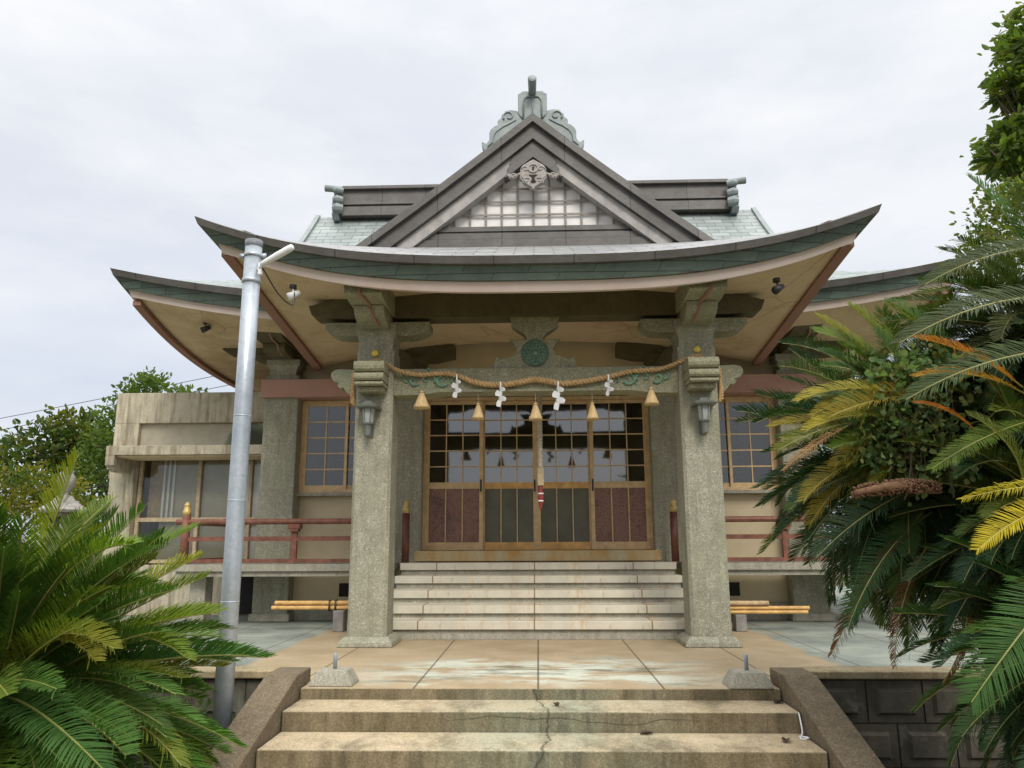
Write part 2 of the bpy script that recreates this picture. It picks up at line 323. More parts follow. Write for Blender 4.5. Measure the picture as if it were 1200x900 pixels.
def m_leaf(name, trans=.35, rough=.45, usecol=True, c=(.06, .11, .03), hue=.25, spec=.35):
    t = NT(name)
    oi = t.n('ShaderNodeObjectInfo')
    base = oi.outputs['Color'] if usecol else None
    n = t.noise(5, 5, .6)
    if usecol: col = t.mix(1.0, base, t.ramp(n, [(.25, .62), (.75, 1.35)]), 'MULTIPLY')
    else: col = t.ramp(n, [(.25, tuple(x * (1 - hue) for x in c)), (.75, (c[0] * (1 + hue * 1.8), c[1] * (1 + hue), c[2] * (1 + hue * .5)))])
    t.done(col, rough, spec=spec)
    tl = t.n('ShaderNodeBsdfTranslucent'); t.l(t.mix(1.0, col, (1.5, 1.6, .7), 'MULTIPLY'), tl.inputs[0])
    mx = t.n('ShaderNodeMixShader'); mx.inputs[0].default_value = trans
    t.l(t.b.outputs[0], mx.inputs[1]); t.l(tl.outputs[0], mx.inputs[2]); t.l(mx.outputs[0], t.out.inputs[0])
    return t.m
def m_frond():
    t = NT('cycad_leaflet'); oi = t.n('ShaderNodeObjectInfo'); X, Y_, Z_ = t.sep()[0:3]
    col = t.mix(1.0, oi.outputs['Color'], t.ramp(t.noise(5, 5, .6), [(.25, .62), (.75, 1.35)]), 'MULTIPLY')
    edge = t.math('ADD', t.math('MULTIPLY', t.math('ABSOLUTE', Y_), 3.2), t.math('MULTIPLY', X, .55))
    wear = t.math('ADD', edge, t.math('MULTIPLY', t.math('SUBTRACT', t.noise(7, 6, .7), .5), 1.5))
    wear = t.math('ADD', wear, t.math('MULTIPLY', t.math('SUBTRACT', oi.outputs['Random'], .5), .5))
    col = t.mix(t.math('MULTIPLY', t.ramp(wear, [(1.18, 0), (1.32, 1)]), .6), col, (.26, .18, .06))
    col = t.mix(t.math('MULTIPLY', t.ramp(t.noise(60, 3, .6), [(.62, 0), (.75, 1)]), .35), col, (.20, .20, .13))
    t.done(col, .55, spec=.14)
    tl = t.n('ShaderNodeBsdfTranslucent'); t.l(t.mix(1.0, col, (1.5, 1.6, .7), 'MULTIPLY'), tl.inputs[0])
    mx = t.n('ShaderNodeMixShader'); mx.inputs[0].default_value = .26
    t.l(t.b.outputs[0], mx.inputs[1]); t.l(tl.outputs[0], mx.inputs[2]); t.l(mx.outputs[0], t.out.inputs[0]); return t.m
M['frond'] = m_frond()
t = NT('frond_rachis'); oi = t.n('ShaderNodeObjectInfo')
M['rachis'] = t.done(t.mix(.65, oi.outputs['Color'], (.30, .27, .075)), .5)

# ------------------------------------------------------------------ mesh builder and scene tree
ORIG = {}
class MB:
    def __init__(s, smooth=False): s.v = []; s.f = []; s.mi = []; s.smooth = smooth
    def add(s, vs, fs, mi=0):
        o = len(s.v); s.v += [tuple(p) for p in vs]; s.f += [tuple(i + o for i in f) for f in fs]; s.mi += [mi] * len(fs); return s
    def box(s, x0, x1, y0, y1, z0, z1):
        return s.add([(x0, y0, z0), (x1, y0, z0), (x1, y1, z0), (x0, y1, z0), (x0, y0, z1), (x1, y0, z1), (x1, y1, z1), (x0, y1, z1)],
                     [(0, 3, 2, 1), (4, 5, 6, 7), (0, 1, 5, 4), (1, 2, 6, 5), (2, 3, 7, 6), (3, 0, 4, 7)])
    def prism_y(s, poly, y0, y1, mi=0):            # polygon in x,z pulled along y
        n = len(poly); area = sum(poly[i][0] * poly[(i + 1) % n][1] - poly[(i + 1) % n][0] * poly[i][1] for i in range(n))
        if area < 0: poly = poly[::-1]
        vs = [(x, y0, z) for x, z in poly] + [(x, y1, z) for x, z in poly]
        fs = [tuple(range(n)), tuple(range(2 * n - 1, n - 1, -1))] + [(i, i + n, (i + 1) % n + n, (i + 1) % n) for i in range(n)]
        return s.add(vs, fs, mi)
    def prism_x(s, poly, x0, x1):                  # polygon in y,z pulled along x
        n = len(poly); area = sum(poly[i][0] * poly[(i + 1) % n][1] - poly[(i + 1) % n][0] * poly[i][1] for i in range(n))
        if area < 0: poly = poly[::-1]
        vs = [(x1, y, z) for y, z in poly] + [(x0, y, z) for y, z in poly]
        fs = [tuple(range(n)), tuple(range(2 * n - 1, n - 1, -1))] + [(i, i + n, (i + 1) % n + n, (i + 1) % n) for i in range(n)]
        return s.add(vs, fs)
    def tube(s, path, r, n=8, cap=True, mi=0):
        path = [Vector(p) for p in path]; rr = r if isinstance(r, (list, tuple)) else [r] * len(path)
        ref = Vector((0, 0, 1)); t0 = (path[1] - path[0]).normalized()
        if abs(t0.dot(ref)) > .9: ref = Vector((1, 0, 0))
        u = t0.cross(ref).normalized(); vs = []
        for i, p in enumerate(path):
            a = path[max(i - 1, 0)]; b = path[min(i + 1, len(path) - 1)]; tt = (b - a)
            tt = tt.normalized() if tt.length > 1e-9 else t0
            u = (u - tt * u.dot(tt)).normalized(); w = tt.cross(u)
            vs += [p + (u * cos(2 * pi * k / n) + w * sin(2 * pi * k / n)) * rr[i] for k in range(n)]
        fs = [(i * n + k, i * n + (k + 1) % n, (i + 1) * n + (k + 1) % n, (i + 1) * n + k) for i in range(len(path) - 1) for k in range(n)]
        if cap: fs += [tuple(range(n - 1, -1, -1)), tuple(range((len(path) - 1) * n, len(path) * n))]
        return s.add(vs, fs, mi)
    def lathe(s, prof, c, n=16, axis='z'):
        vs = []
        for r, h in prof:
            for k in range(n):
                a = 2 * pi * k / n; x, y = r * cos(a), r * sin(a)
                vs.append((c[0] + x, c[1] + y, c[2] + h) if axis == 'z' else ((c[0] + x, c[1] - h, c[2] + y) if axis == 'y' else (c[0] + h, c[1] + x, c[2] + y)))
        fs = [(i * n + k, i * n + (k + 1) % n, (i + 1) * n + (k + 1) % n, (i + 1) * n + k) for i in range(len(prof) - 1) for k in range(n)]
        fs += [tuple(range(n - 1, -1, -1)), tuple(range((len(prof) - 1) * n, len(prof) * n))]
        return s.add(vs, fs)
    def grid(s, fn, nu, nv, flip=False):
        vs = [fn(i / nu, j / nv) for j in range(nv + 1) for i in range(nu + 1)]
        fs = []
        for j in range(nv):
            for i in range(nu):
                a = j * (nu + 1) + i; q = (a, a + 1, a + nu + 2, a + nu + 1); fs.append(q[::-1] if flip else q)
        return s.add(vs, fs)
    def sweep(s, rings, closed=False):             # rings: list of equal point loops
        n = len(rings[0]); vs = [p for r in rings for p in r]; m = len(rings); fs = []
        for i in range(m if closed else m - 1):
            j = (i + 1) % m
            for k in range(n): fs.append((i * n + k, j * n + k, j * n + (k + 1) % n, i * n + (k + 1) % n))
        if not closed: fs += [tuple(range(n)), tuple(range(m * n - 1, (m - 1) * n - 1, -1))]
        return s.add(vs, fs)
    def build(s, name, mat, parent=None, origin=None, bevel=0, seg=2, label=None, recalc=True):
        po = ORIG.get(parent, Vector((0, 0, 0))) if parent else Vector((0, 0, 0))
        og = Vector(origin) if origin is not None else (po if parent else None)
        if og is None:
            og = Vector((sum(p[0] for p in s.v) / len(s.v), sum(p[1] for p in s.v) / len(s.v), min(p[2] for p in s.v)))
        me = bpy.data.meshes.new(name); me.from_pydata([(p[0] - og.x, p[1] - og.y, p[2] - og.z) for p in s.v], [], s.f)
        for m in (mat if isinstance(mat, (list, tuple)) else [mat]): me.materials.append(m)
        if any(s.mi): me.polygons.foreach_set('material_index', s.mi)
        if s.smooth: me.polygons.foreach_set('use_smooth', [True] * len(s.f))
        if recalc:
            bm = bmesh.new(); bm.from_mesh(me); bmesh.ops.recalc_face_normals(bm, faces=bm.faces); bm.to_mesh(me); bm.free()
        me.update()
        o = bpy.data.objects.new(name, me); COL.objects.link(o); o.parent = parent; o.location = og - po; ORIG[o] = og
        if bevel:
            b = o.modifiers.new('bevel', 'BEVEL'); b.width = bevel; b.segments = seg; b.limit_method = 'ANGLE'; b.angle_limit = R(35)
            b.harden_normals = False
        if label: o['label'] = label
        return o

def thing(name, loc, label, cat, group=None):
    o = bpy.data.objects.new(name, None); COL.objects.link(o); o.location = loc; o.empty_display_size = .1
    ORIG[o] = Vector(loc); o['label'] = label; o['category'] = cat
    if group: o['group'] = group
    return o
def tag(o, label=None, cat=None, group=None, kind=None):
    for k, v in (('label', label), ('category', cat), ('group', group), ('kind', kind)):
        if v: o[k] = v
    return o
def mirror(poly): return [(-x, z) for x, z in poly][::-1]

# ------------------------------------------------------------------ ground and plaza
g = MB(); N = 60
def gz_(u, v):
    x = (u - .5) * 800; y = -300 + v * 800
    return (x, y, -.9 + .03 * sin(x * .3) * cos(y * .23))
g.grid(gz_, N, N); tag(g.build('ground', M['ground'], origin=(0, 0, -.9)), 'dark soil ground around the terrace', 'ground', kind='structure')
p = MB(); p.box(-10, 10, 5.85, 18, -1.3, 0); p.box(-1.66, 1.66, 5.655, 5.85, -1.3, 0)
tag(p.build('plaza', M['plaza'], origin=(0, 0, 0)), 'tan and green-grey concrete paving in front of the hall', 'paving', kind='structure')

# entrance stairs
st = thing('entrance_stairs', (0, 5.2, -.9), 'wide weathered concrete steps with dark sloping side walls up to the terrace', 'stairs')
zs = [-.073, -.196, -.325, -.455, -.585, -.715, -.845]; ys = [5.265, 4.82, 4.38, 3.94, 3.50, 3.06, 2.62]
back = 5.652
MB().box(-1.66, 1.66, 5.643, 5.6535, -.0735, -.003).build('step', M['frontstep'], st, origin=(0, 0, 0))
for z, y in zip(zs, ys):
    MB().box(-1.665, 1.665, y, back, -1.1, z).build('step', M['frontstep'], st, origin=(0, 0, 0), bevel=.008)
    back = y - .002
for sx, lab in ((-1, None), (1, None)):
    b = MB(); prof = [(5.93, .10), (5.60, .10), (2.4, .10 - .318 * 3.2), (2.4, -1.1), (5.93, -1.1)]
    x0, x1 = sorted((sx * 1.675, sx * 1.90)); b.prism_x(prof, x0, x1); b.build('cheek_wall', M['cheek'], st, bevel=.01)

# block retaining walls either side of the steps
def block_wall(x0, x1, label, sgn):
    w = thing('retaining_wall', ((x0 + x1) / 2, 5.8, -.9), label, 'retaining wall')
    b = MB(); bw, bh = .39, .288
    b.box(x0, x1, 5.80, 5.848, -1.1, .045)
    r = 0; z = .04
    while z > -1.0:
        off = (r % 2) * bw / 2
        x = x0 + .005 if sgn > 0 else x1 - .005
        n = int((x1 - x0) / bw) + 1
        for i in range(-1, n):
            a = (x0 + i * bw + off) + .006; c_ = a + bw - .012
            a, c_ = max(a, x0 + .004), min(c_, x1 - .004)
            if c_ - a < .06: continue
            b.box(a, c_, 5.785, 5.80, z - bh + .006, z - .006)
            if c_ - a > .25:
                m = .075; y0 = 5.758
                b.add([(a + m - .02, 5.785, z - bh + m - .02), (c_ - m + .02, 5.785, z - bh + m - .02), (c_ - m + .02, 5.785, z - m + .02), (a + m - .02, 5.785, z - m + .02),
                       (a + m, y0, z - bh + m), (c_ - m, y0, z - bh + m), (c_ - m, y0, z - m), (a + m, y0, z - m)],
                      [(4, 5, 6, 7), (0, 1, 5, 4), (1, 2, 6, 5), (2, 3, 7, 6), (3, 0, 4, 7)])
        z -= bh; r += 1
    b.build('block_face', M['block'], w, recalc=False)
    MB().box(x0, x1, 5.74, 5.97, .048, .10).build('coping', M['step'], w, bevel=.008)
block_wall(1.905, 9.9, 'mossy dark block wall with raised panels right of the steps', 1)
block_wall(-9.9, -1.905, 'mossy dark block wall behind the low cycad left of the steps', -1)

# ------------------------------------------------------------------ the shrine hall
H = thing('shrine_hall', (0, 12.5, 0), 'concrete shrine hall with sweeping copper roofs and a gabled porch', 'shrine')
def P(name, mb, mat, parent=H, **k): return mb.build(name, mat, parent, **k)
YE, YR, HX = 8.8, 12.5, 5.17           # main eave, ridge line, half width at the eave
HY = YR - YE
ZC, ZA = 3.84, .45
def z_eave(t): return ZC + ZA * min(abs(t), 1.05) ** 2.7
def rise(s): return 2.75 * (.60 * s + .40 * s * s)
def main_z(x, y):
    sf = max(0, 1 - abs(y - YR) / HY); ss = max(0, (HX - abs(x))) / HY
    tx = abs(x) / HX; ty = abs(y - YR) / HY
    e = z_eave(min(1, max(tx, 0))) if sf < ss else z_eave(ty)
    k = max(0, 1 - min(sf, ss) * 1.6)
    base = ZC + (z_eave(tx) - ZC) * (max(0, 1 - sf * 1.6)) * 1.0
    base2 = ZC + (z_eave(ty) - ZC) * (max(0, 1 - ss * 1.6))
    zf = base + rise(sf); zs_ = base2 + rise(ss)
    if abs(x) <= 3.80: return zf
    return min(zf, zs_)
# walls
w = MB(); w.box(-3.55, 3.55, 10.48, 14.8, 3.0, 3.95)
for s in (-1, 1):
    x0, x1 = sorted((s * 3.55, s * 3.43)); w.box(x0, x1, 10.48, 14.8, .002, 3.0)
    x0, x1 = sorted((s * 1.72, s * 3.43)); w.box(x0, x1, 10.48, 10.58, .66, 1.655)
    x0, x1 = sorted((s * 1.72, s * 1.98)); w.box(x0, x1, 10.48, 10.58, 1.655, 3.0)
w.box(-3.43, 3.43, 14.68, 14.8, .002, 3.0)
P('wall', w, M['cream'])
P('floor_slab', MB().box(-3.42, 3.42, 10.6, 14.67, .60, .83), M['wood'])
f = MB(); f.box(-3.40, 3.40, 10.40, 10.72, .22, .652); P('footing', MB().box(-3.40, 3.40, 10.36, 10.72, .004, .218), M['neutral']); P('foundation_wall', f, M['cream'])
for s in (-1, 1):
    b = MB(); x0, x1 = sorted((s * 2.15, s * 2.62)); b.box(x0, x1, 10.385, 10.402, .30, .47); P('vent', b, M['black'])
# columns along the front: corner columns and door jamb columns
def inner_column(cx, w_, top):
    c = MB(); c.box(cx - w_ / 2, cx + w_ / 2, 10.2, 10.5, .004, top); o = P('column', c, M['pillar'], bevel=.018)
    b = MB(); b.box(cx - w_ / 2 - .03, cx + w_ / 2 + .03, 10.17, 10.5, .003, .10); b.build('plinth', M['neutral'], o, bevel=.012)
    return o
cols = [inner_column(s * 3.47, .47, 3.25) for s in (-1, 1)]
jambs = [inner_column(s * 1.73, .41, 3.30) for s in (-1, 1)]
# bracket sets on the corner columns
def nose_profile(y_front, y_back, z0, z1, cut):
    h = z1 - z0
    return [(y_back, z0), (y_front + cut, z0), (y_front + cut * .45, z0 + h * .12), (y_front + cut * .12, z0 + h * .32), (y_front, z0 + h * .55), (y_front, z1), (y_back, z1)]
def flared_cap(mb, cx, cy, w0, w1, z0, z1, d0=None, d1=None):
    d0 = d0 or w0; d1 = d1 or w1; h = z1 - z0
    rings = []
    for t_, k in ((0, 0), (.001, .0), (.18, .02), (.36, .14), (.5, .36), (.6, .72), (.64, 1.0), (1, 1.0)):
        a = w0 / 2 + (w1 - w0) / 2 * k; d = d0 / 2 + (d1 - d0) / 2 * k; z = z0 + h * t_
        rings.append([(cx - a, cy - d, z), (cx + a, cy - d, z), (cx + a, cy + d, z), (cx - a, cy + d, z)])
    mb.sweep(rings)
def arm_profile(x0, x1, z0, z1, cut):                 # boat shaped arm, curved ends underneath
    h = z1 - z0
    return [(x0, z1), (x0, z0 + h * .55), (x0 + cut * .25, z0 + h * .25), (x0 + cut * .6, z0 + h * .07), (x0 + cut, z0), (x1 - cut, z0), (x1 - cut * .6, z0 + h * .07), (x1 - cut * .25, z0 + h * .25), (x1, z0 + h * .55), (x1, z1)]
for s, c in zip((-1, 1), cols):
    cx = s * 3.47
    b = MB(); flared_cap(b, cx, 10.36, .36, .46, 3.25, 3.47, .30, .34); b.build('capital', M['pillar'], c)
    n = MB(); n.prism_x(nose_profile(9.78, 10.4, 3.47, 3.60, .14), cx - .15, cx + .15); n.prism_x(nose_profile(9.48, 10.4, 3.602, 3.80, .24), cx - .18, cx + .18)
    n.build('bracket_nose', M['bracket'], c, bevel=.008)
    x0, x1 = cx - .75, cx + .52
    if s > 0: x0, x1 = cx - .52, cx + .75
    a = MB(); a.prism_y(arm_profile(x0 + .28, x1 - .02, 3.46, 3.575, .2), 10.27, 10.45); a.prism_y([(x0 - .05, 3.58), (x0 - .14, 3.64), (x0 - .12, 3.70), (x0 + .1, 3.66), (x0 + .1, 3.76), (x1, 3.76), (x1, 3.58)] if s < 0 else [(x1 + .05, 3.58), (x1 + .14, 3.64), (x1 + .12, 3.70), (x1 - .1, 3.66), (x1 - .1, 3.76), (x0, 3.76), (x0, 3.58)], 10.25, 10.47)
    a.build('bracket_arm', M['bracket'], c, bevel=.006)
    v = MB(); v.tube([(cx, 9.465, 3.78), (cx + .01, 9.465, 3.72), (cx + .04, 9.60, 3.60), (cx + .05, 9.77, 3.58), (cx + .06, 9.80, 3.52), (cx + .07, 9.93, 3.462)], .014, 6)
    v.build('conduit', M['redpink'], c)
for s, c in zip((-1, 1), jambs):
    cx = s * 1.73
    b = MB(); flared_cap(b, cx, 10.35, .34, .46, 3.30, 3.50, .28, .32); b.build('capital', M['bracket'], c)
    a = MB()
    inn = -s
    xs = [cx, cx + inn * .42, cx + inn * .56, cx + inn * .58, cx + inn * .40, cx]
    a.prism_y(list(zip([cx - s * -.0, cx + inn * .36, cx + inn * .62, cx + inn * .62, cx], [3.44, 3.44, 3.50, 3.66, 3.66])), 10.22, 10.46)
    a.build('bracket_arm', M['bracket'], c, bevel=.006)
# lintel bands over the windows
for s, mt in ((-1, M['lintel']), (1, M['lintel'])):
    x0, x1 = sorted((s * 3.735, s * 1.93)); P('lintel', MB().box(x0, x1, 10.13, 10.48, 2.935, 3.18), mt, bevel=.006)
# upper wall between door head and soffit, set back
P('transom_wall', MB().box(-1.51, 1.51, 10.44, 10.478, 2.96, 3.9), M['cream'])
P('door_lintel', MB().box(-1.52, 1.52, 10.30, 10.50, 2.956, 3.06), M['beam'], bevel=.006)

# windows
def window(x0, x1, flip):
    z0, z1 = 1.66, 2.93; y = 10.40
    o = MB(); t_ = .045
    o.box(x0, x0 + t_, y, y + .09, z0, z1); o.box(x1 - t_, x1, y, y + .09, z0, z1); o.box(x0 + t_, x1 - t_, y, y + .09, z0, z0 + t_); o.box(x0 + t_, x1 - t_, y, y + .09, z1 - t_, z1)
    win = P('window', o, M['frame'], bevel=.003)
    sill = MB().box(x0 - .03, x1 + .03, y - .05, y + .1, z0 - .045, z0 - .001); sill.build('sill', M['neutral'], win, bevel=.004)
    mid = (x0 + x1) / 2
    for k, (a, b) in enumerate(((x0 + t_, mid + .02), (mid - .02, x1 - t_))):
        yy = y + .012 + .034 * (k if not flip else 1 - k)
        f_ = MB(); q = .038
        f_.box(a, a + q, yy, yy + .03, z0 + t_, z1 - t_); f_.box(b - q, b, yy, yy + .03, z0 + t_, z1 - t_)
        f_.box(a + q, b - q, yy, yy + .03, z0 + t_, z0 + t_ + .055); f_.box(a + q, b - q, yy, yy + .03, z1 - t_ - q, z1 - t_)
        f_.build('sash', M['frame'], win)
        g_ = MB().box(a + q, b - q, yy + .012, yy + .016, z0 + t_ + .055, z1 - t_ - q); g_.build('pane', M['winglass'], win)
        mm = MB(); za, zb = z0 + t_ + .055, z1 - t_ - q
        for i in range(1, 5): zz = za + (zb - za) * i / 5; mm.box(a + q, b - q, yy + .004, yy + .011, zz - .009, zz + .009)
        for i in range(1, 3 if k != flip else 2):
            n_ = 3 if k != flip else 2
            xx = a + q + (b - a - 2 * q) * i / n_; mm.box(xx - .008, xx + .008, yy + .002, yy + .0035, za, zb)
        mm.build('muntin', M['frame'], win)
    return win
window(-3.235, -1.985, 0); window(1.985, 3.235, 1)
# items seen behind the windows: white blinds and dark shelves
for s in (-1, 1):
    b = MB()
    for i in range(5): b.box(s * 2.6 - .5, s * 2.6 + .5, 11.3, 11.6, 1.75 + i * .22, 1.77 + i * .22)
    for i in range(4): b.box(s * 2.6 - .5 + i * .32, s * 2.6 - .46 + i * .32, 11.3, 11.6, .84, 2.75)
    sh = b.build('wall_shelf', M['whiteplastic']); tag(sh, 'pale slatted shelf seen through the %s window of the hall' % ('railing side left' if s < 0 else 'cycad side right'), 'shelf')

# doors
DZ0, DZ1, DX = .89, 2.95, 1.50
fr = MB(); y = 10.36
fr.box(-DX - .05, -DX, y, y + .13, DZ0, DZ1); fr.box(DX, DX + .05, y, y + .13, DZ0, DZ1); fr.box(-DX, DX, y, y + .13, DZ1 - .045, DZ1)
P('door_frame', fr, M['frame'], bevel=.004)
P('door_sill', MB().box(-1.60, 1.60, 10.18, 10.55, .752, .888), M['sill'], bevel=.008)
for i in range(4):
    w_ = 2 * DX / 4; a = -DX + i * w_; b = a + w_
    outer = i in (0, 3); yy = y + (.012 if outer else .062)
    if i == 1: b += .004
    if outer: a, b = (a, b + .03) if i == 0 else (a - .03, b)
    st_ = .052; z0, z1 = DZ0 + .004, DZ1 - .05
    rail0, rail1 = 1.70, 1.785
    bot = z0 + .10
    fm = M['frame'] if outer else M['frameorange']
    d = MB(); d.box(a, a + st_, yy, yy + .036, z0, z1); d.box(b - st_, b, yy, yy + .036, z0, z1)
    d.box(a + st_, b - st_, yy, yy + .036, z1 - .05, z1)
    door = P('sliding_door', d, M['frame'], bevel=.003)
    MB().box(a + st_, b - st_, yy + .001, yy + .035, rail0, rail1).build('mid_rail', M['frame'] if outer else M['frameorange'], door)
    MB().box(a + st_, b - st_, yy + .001, yy + .035, z0, bot).build('bottom_rail', M['frame'] if outer else M['frameorange'], door)
    MB().box(a + st_, b - st_, yy + .016, yy + .020, rail1, z1 - .05).build('pane', M['glass'], door)
    MB().box(a + st_, b - st_, yy + .014, yy + .022, bot, rail0).build('lower_panel', M['purplepanel'] if outer else M['meshpanel'], door)
    mm = MB()
    for k in range(1, 5): zz = rail1 + (z1 - .05 - rail1) * k / 5; mm.box(a + st_, b - st_, yy + .006, yy + .014, zz - .008, zz + .008)
    for k in range(1, 3): xx = a + st_ + (b - a - 2 * st_) * k / 3; mm.box(xx - .0075, xx + .0075, yy + .002, yy + .0055, z0 + .02, z1 - .05)
    mm.build('muntin', M['frame'], door)
    hx = b - .03 if i in (0, 1) else a + .03
    MB().box(hx - .012, hx + .012, yy - .008, yy - .001, 1.66, 1.82).build('handle', M['darkmetal'], door)
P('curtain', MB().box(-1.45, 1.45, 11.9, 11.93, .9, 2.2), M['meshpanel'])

# veranda with its railing
ver = MB(); SEG = [(-4.43, -1.80), (1.80, 4.43)]
for s, (x0, x1) in zip((-1, 1), SEG):
    v = MB(); v.box(x0, x1, 9.42, 10.19, .66, .745)
    xo0, xo1 = (x0, -3.71) if s < 0 else (3.71, x1)
    v.box(xo0, xo1, 10.19, 14.5, .66, .745)
    d = P('veranda_deck', v, M['neutral'], bevel=.006)
    MB().box(x0 + .04, x1 - .04, 9.46, 9.6, .60, .658).build('edge_beam', M['neutral'], d)
    for cx in (s * 4.2, ):
        MB().box(cx - .10, cx + .10, 9.66, 9.9, .003, .659).build('support_post', M['neutral'], d, bevel=.01)
    rl = MB(smooth=False)
    xa, xb = (x0 + .10, -2.02) if s < 0 else (2.02, x1 - .10)
    xe = xa if s < 0 else xb
    rl.tube([(xa - (.12 if s < 0 else 0), 9.50, 1.255), (xb + (.12 if s > 0 else 0), 9.50, 1.255)], .036, 10)
    rl.box(xa, xb, 9.48, 9.52, 1.02, 1.075); rl.box(xa, xb, 9.465, 9.535, .76, .805)
    xm0, xm1 = (xa, xa + .04) if s < 0 else (xb - .04, xb)
    rl.tube([((xa if s < 0 else xb), 9.50, 1.255), ((xa if s < 0 else xb), 14.4, 1.255)], .036, 10)
    rl.box(xm0, xm1, 9.52, 14.4, 1.02, 1.075); rl.box(xm0 - .01, xm1 + .01, 9.54, 14.4, .76, .805)
    rail = P('railing', rl, M['redrail'])
    for px in ((-2.97, -2.16) if s < 0 else (2.16, 2.97, )):
        pm = MB(); pm.box(px - .035, px + .035, 9.475, 9.525, .80, 1.13); pm.box(px - .055, px + .055, 9.445, 9.555, 1.13, 1.165); pm.box(px - .075, px + .075, 9.44, 9.56, 1.165, 1.222)
        pm.build('rail_post', M['redrail'], rail, bevel=.006)
    for px, py, r_, hh in ((xe, 9.50, .052, 1.33), (s * (1.675 if s < 0 else 1.73), 9.93, .048, 1.36)):
        pm = MB(True); pm.lathe([(r_, 0), (r_, hh - .745)], (px, py, .748), 14); o = pm.build('newel_post', M['redrail'] if py < 9.8 else m_simple('dark_red_brown', (.13, .045, .028), .5, .3, 14), rail)
        gm = MB(True); gm.lathe([(r_ * .98, 0), (r_ * .94, .065), (r_ * .78, .072), (r_ * .78, .098), (r_ * .60, .105), (r_ * .76, .12), (r_ * .68, .14), (r_ * .35, .158), (.004, .172)], (px, py, hh + .002), 14)
        gm.build('cap', M['gold'], rail)
# porch stairs
ps = MB(); ps.box(-1.72, 1.72, 8.34, 10.17, .003, .064)
stair = P('porch_stairs', ps, M['neutral'])
for i, (yy, z) in enumerate(((8.33, .188), (8.70, .318), (9.07, .455), (9.44, .60), (9.80, .742))):
    zb = (.064, .188, .318, .455, .60)[i]
    b = MB(); b.box(-1.715, 1.715, yy, 10.17, z - .085, z); o = b.build('tread_slab', M['slab'], stair, origin=(0, .37 * i, .14 * i), bevel=.006)
    b = MB(); b.box(-1.70, 1.70, yy + .035, 10.165, zb, z - .087); b.build('riser', M['neutral'], stair)

# porch pillars
for s in (-1, 1):
    cx = s * 1.68
    c = MB(); h = .195; ch = .03
    oct_ = [(-h + ch, -h), (h - ch, -h), (h, -h + ch), (h, h - ch), (h - ch, h), (-h + ch, h), (-h, h - ch), (-h, -h + ch)]
    c.sweep([[(cx + a, 7.995 + b, z) for a, b in oct_] for z in (.095, 2.985)])
    pil = P('porch_pillar', c, M['pillar'])
    pl = MB(); rings = []
    for hh, z in ((.27, .003), (.265, .045), (.215, .095)): rings.append([(cx - hh, 7.995 - hh, z), (cx + hh, 7.995 - hh, z), (cx + hh, 7.995 + hh, z), (cx - hh, 7.995 + hh, z)])
    pl.sweep(rings).build('plinth', M['pillar'], pil, bevel=.006)
    cp = MB(); flared_cap(cp, cx, 7.995, .355, .435, 2.987, 3.275); cp.build('capital', M['pillar'], pil)
    gd = MB(True); gd.lathe([(.040, 0), (.038, .012), (.022, .018), (.004, .02)], (cx, 7.80 - .0, 2.945), 16, 'y'); gd.build('stud', M['goldpaint'], pil)
    # projecting nosing stack on the front face
    nz = MB()
    def slab(z0, z1, yf, hw):
        r = (z1 - z0) / 2; pr = [(7.80, z0), (yf + r, z0)] + [(yf + r - r * cos(a), (z0 + z1) / 2 + r * sin(a)) for a in [-pi / 3, -pi / 6, 0, pi / 6, pi / 3]] + [(yf + r, z1), (7.80, z1)]
        nz.prism_x(pr, cx - hw, cx + hw)
    slab(2.69, 2.81, 7.50, .155); slab(2.60, 2.684, 7.50, .15); slab(2.555, 2.592, 7.52, .145); nz.box(cx - .13, cx + .13, 7.6, 7.80, 2.50, 2.55)
    nz.build('nosing', M['beam'], pil, bevel=.004)
    # tie beam end outside the pillar, scrolled
    pr = [(1.875, 2.51), (1.93, 2.50), (1.99, 2.545), (2.03, 2.60), (2.05, 2.585), (2.085, 2.615), (2.09, 2.64), (2.07, 2.65), (2.13, 2.665), (2.16, 2.71), (2.165, 2.75), (2.14, 2.785), (2.08, 2.80), (1.875, 2.79)]
    if s < 0: pr = mirror(pr)
    MB().prism_y(pr, 7.88, 8.08).build('scroll_end', M['beam'], pil, bevel=.006)
    # bracket nose towards the viewer, in two steps, with a pink conduit
    n = MB(); n.prism_x([(8.1, 3.20), (7.72, 3.20), (7.60, 3.212), (7.50, 3.245), (7.44, 3.29), (7.415, 3.335), (7.41, 3.358), (8.1, 3.358)], cx - .155, cx + .155)
    n.prism_x([(8.1, 3.36), (7.36, 3.36), (7.12, 3.385), (7.12, 3.60), (8.1, 3.60)], cx - .185, cx + .185)
    n.build('bracket_nose', M['beam'], pil, bevel=.008)
    v = MB(); k = .045 * -s
    v.tube([(cx - k * .6, 7.108, 3.55), (cx - k * .6, 7.108, 3.378), (cx, 7.24, 3.358), (cx + k * .4, 7.395, 3.345), (cx + k * .5, 7.40, 3.31), (cx + k, 7.50, 3.235), (cx + k * 1.4, 7.64, 3.195)], .016, 6)
    v.build('conduit', M['redpink'], pil)
    a = MB(); a.prism_y(arm_profile(cx - .56, cx + .56, 3.155, 3.305, .20), 7.86, 8.13); a.build('bracket_arm', M['beam'], pil, bevel=.006)
    # rear ties from pillar to hall
    MB().prism_x([(8.19, 2.93), (10.2, 3.02), (10.2, 3.30), (9.3, 3.30), (8.19, 3.16)], cx - .10, cx + .10).build('rear_tie', M['bracket'], pil)
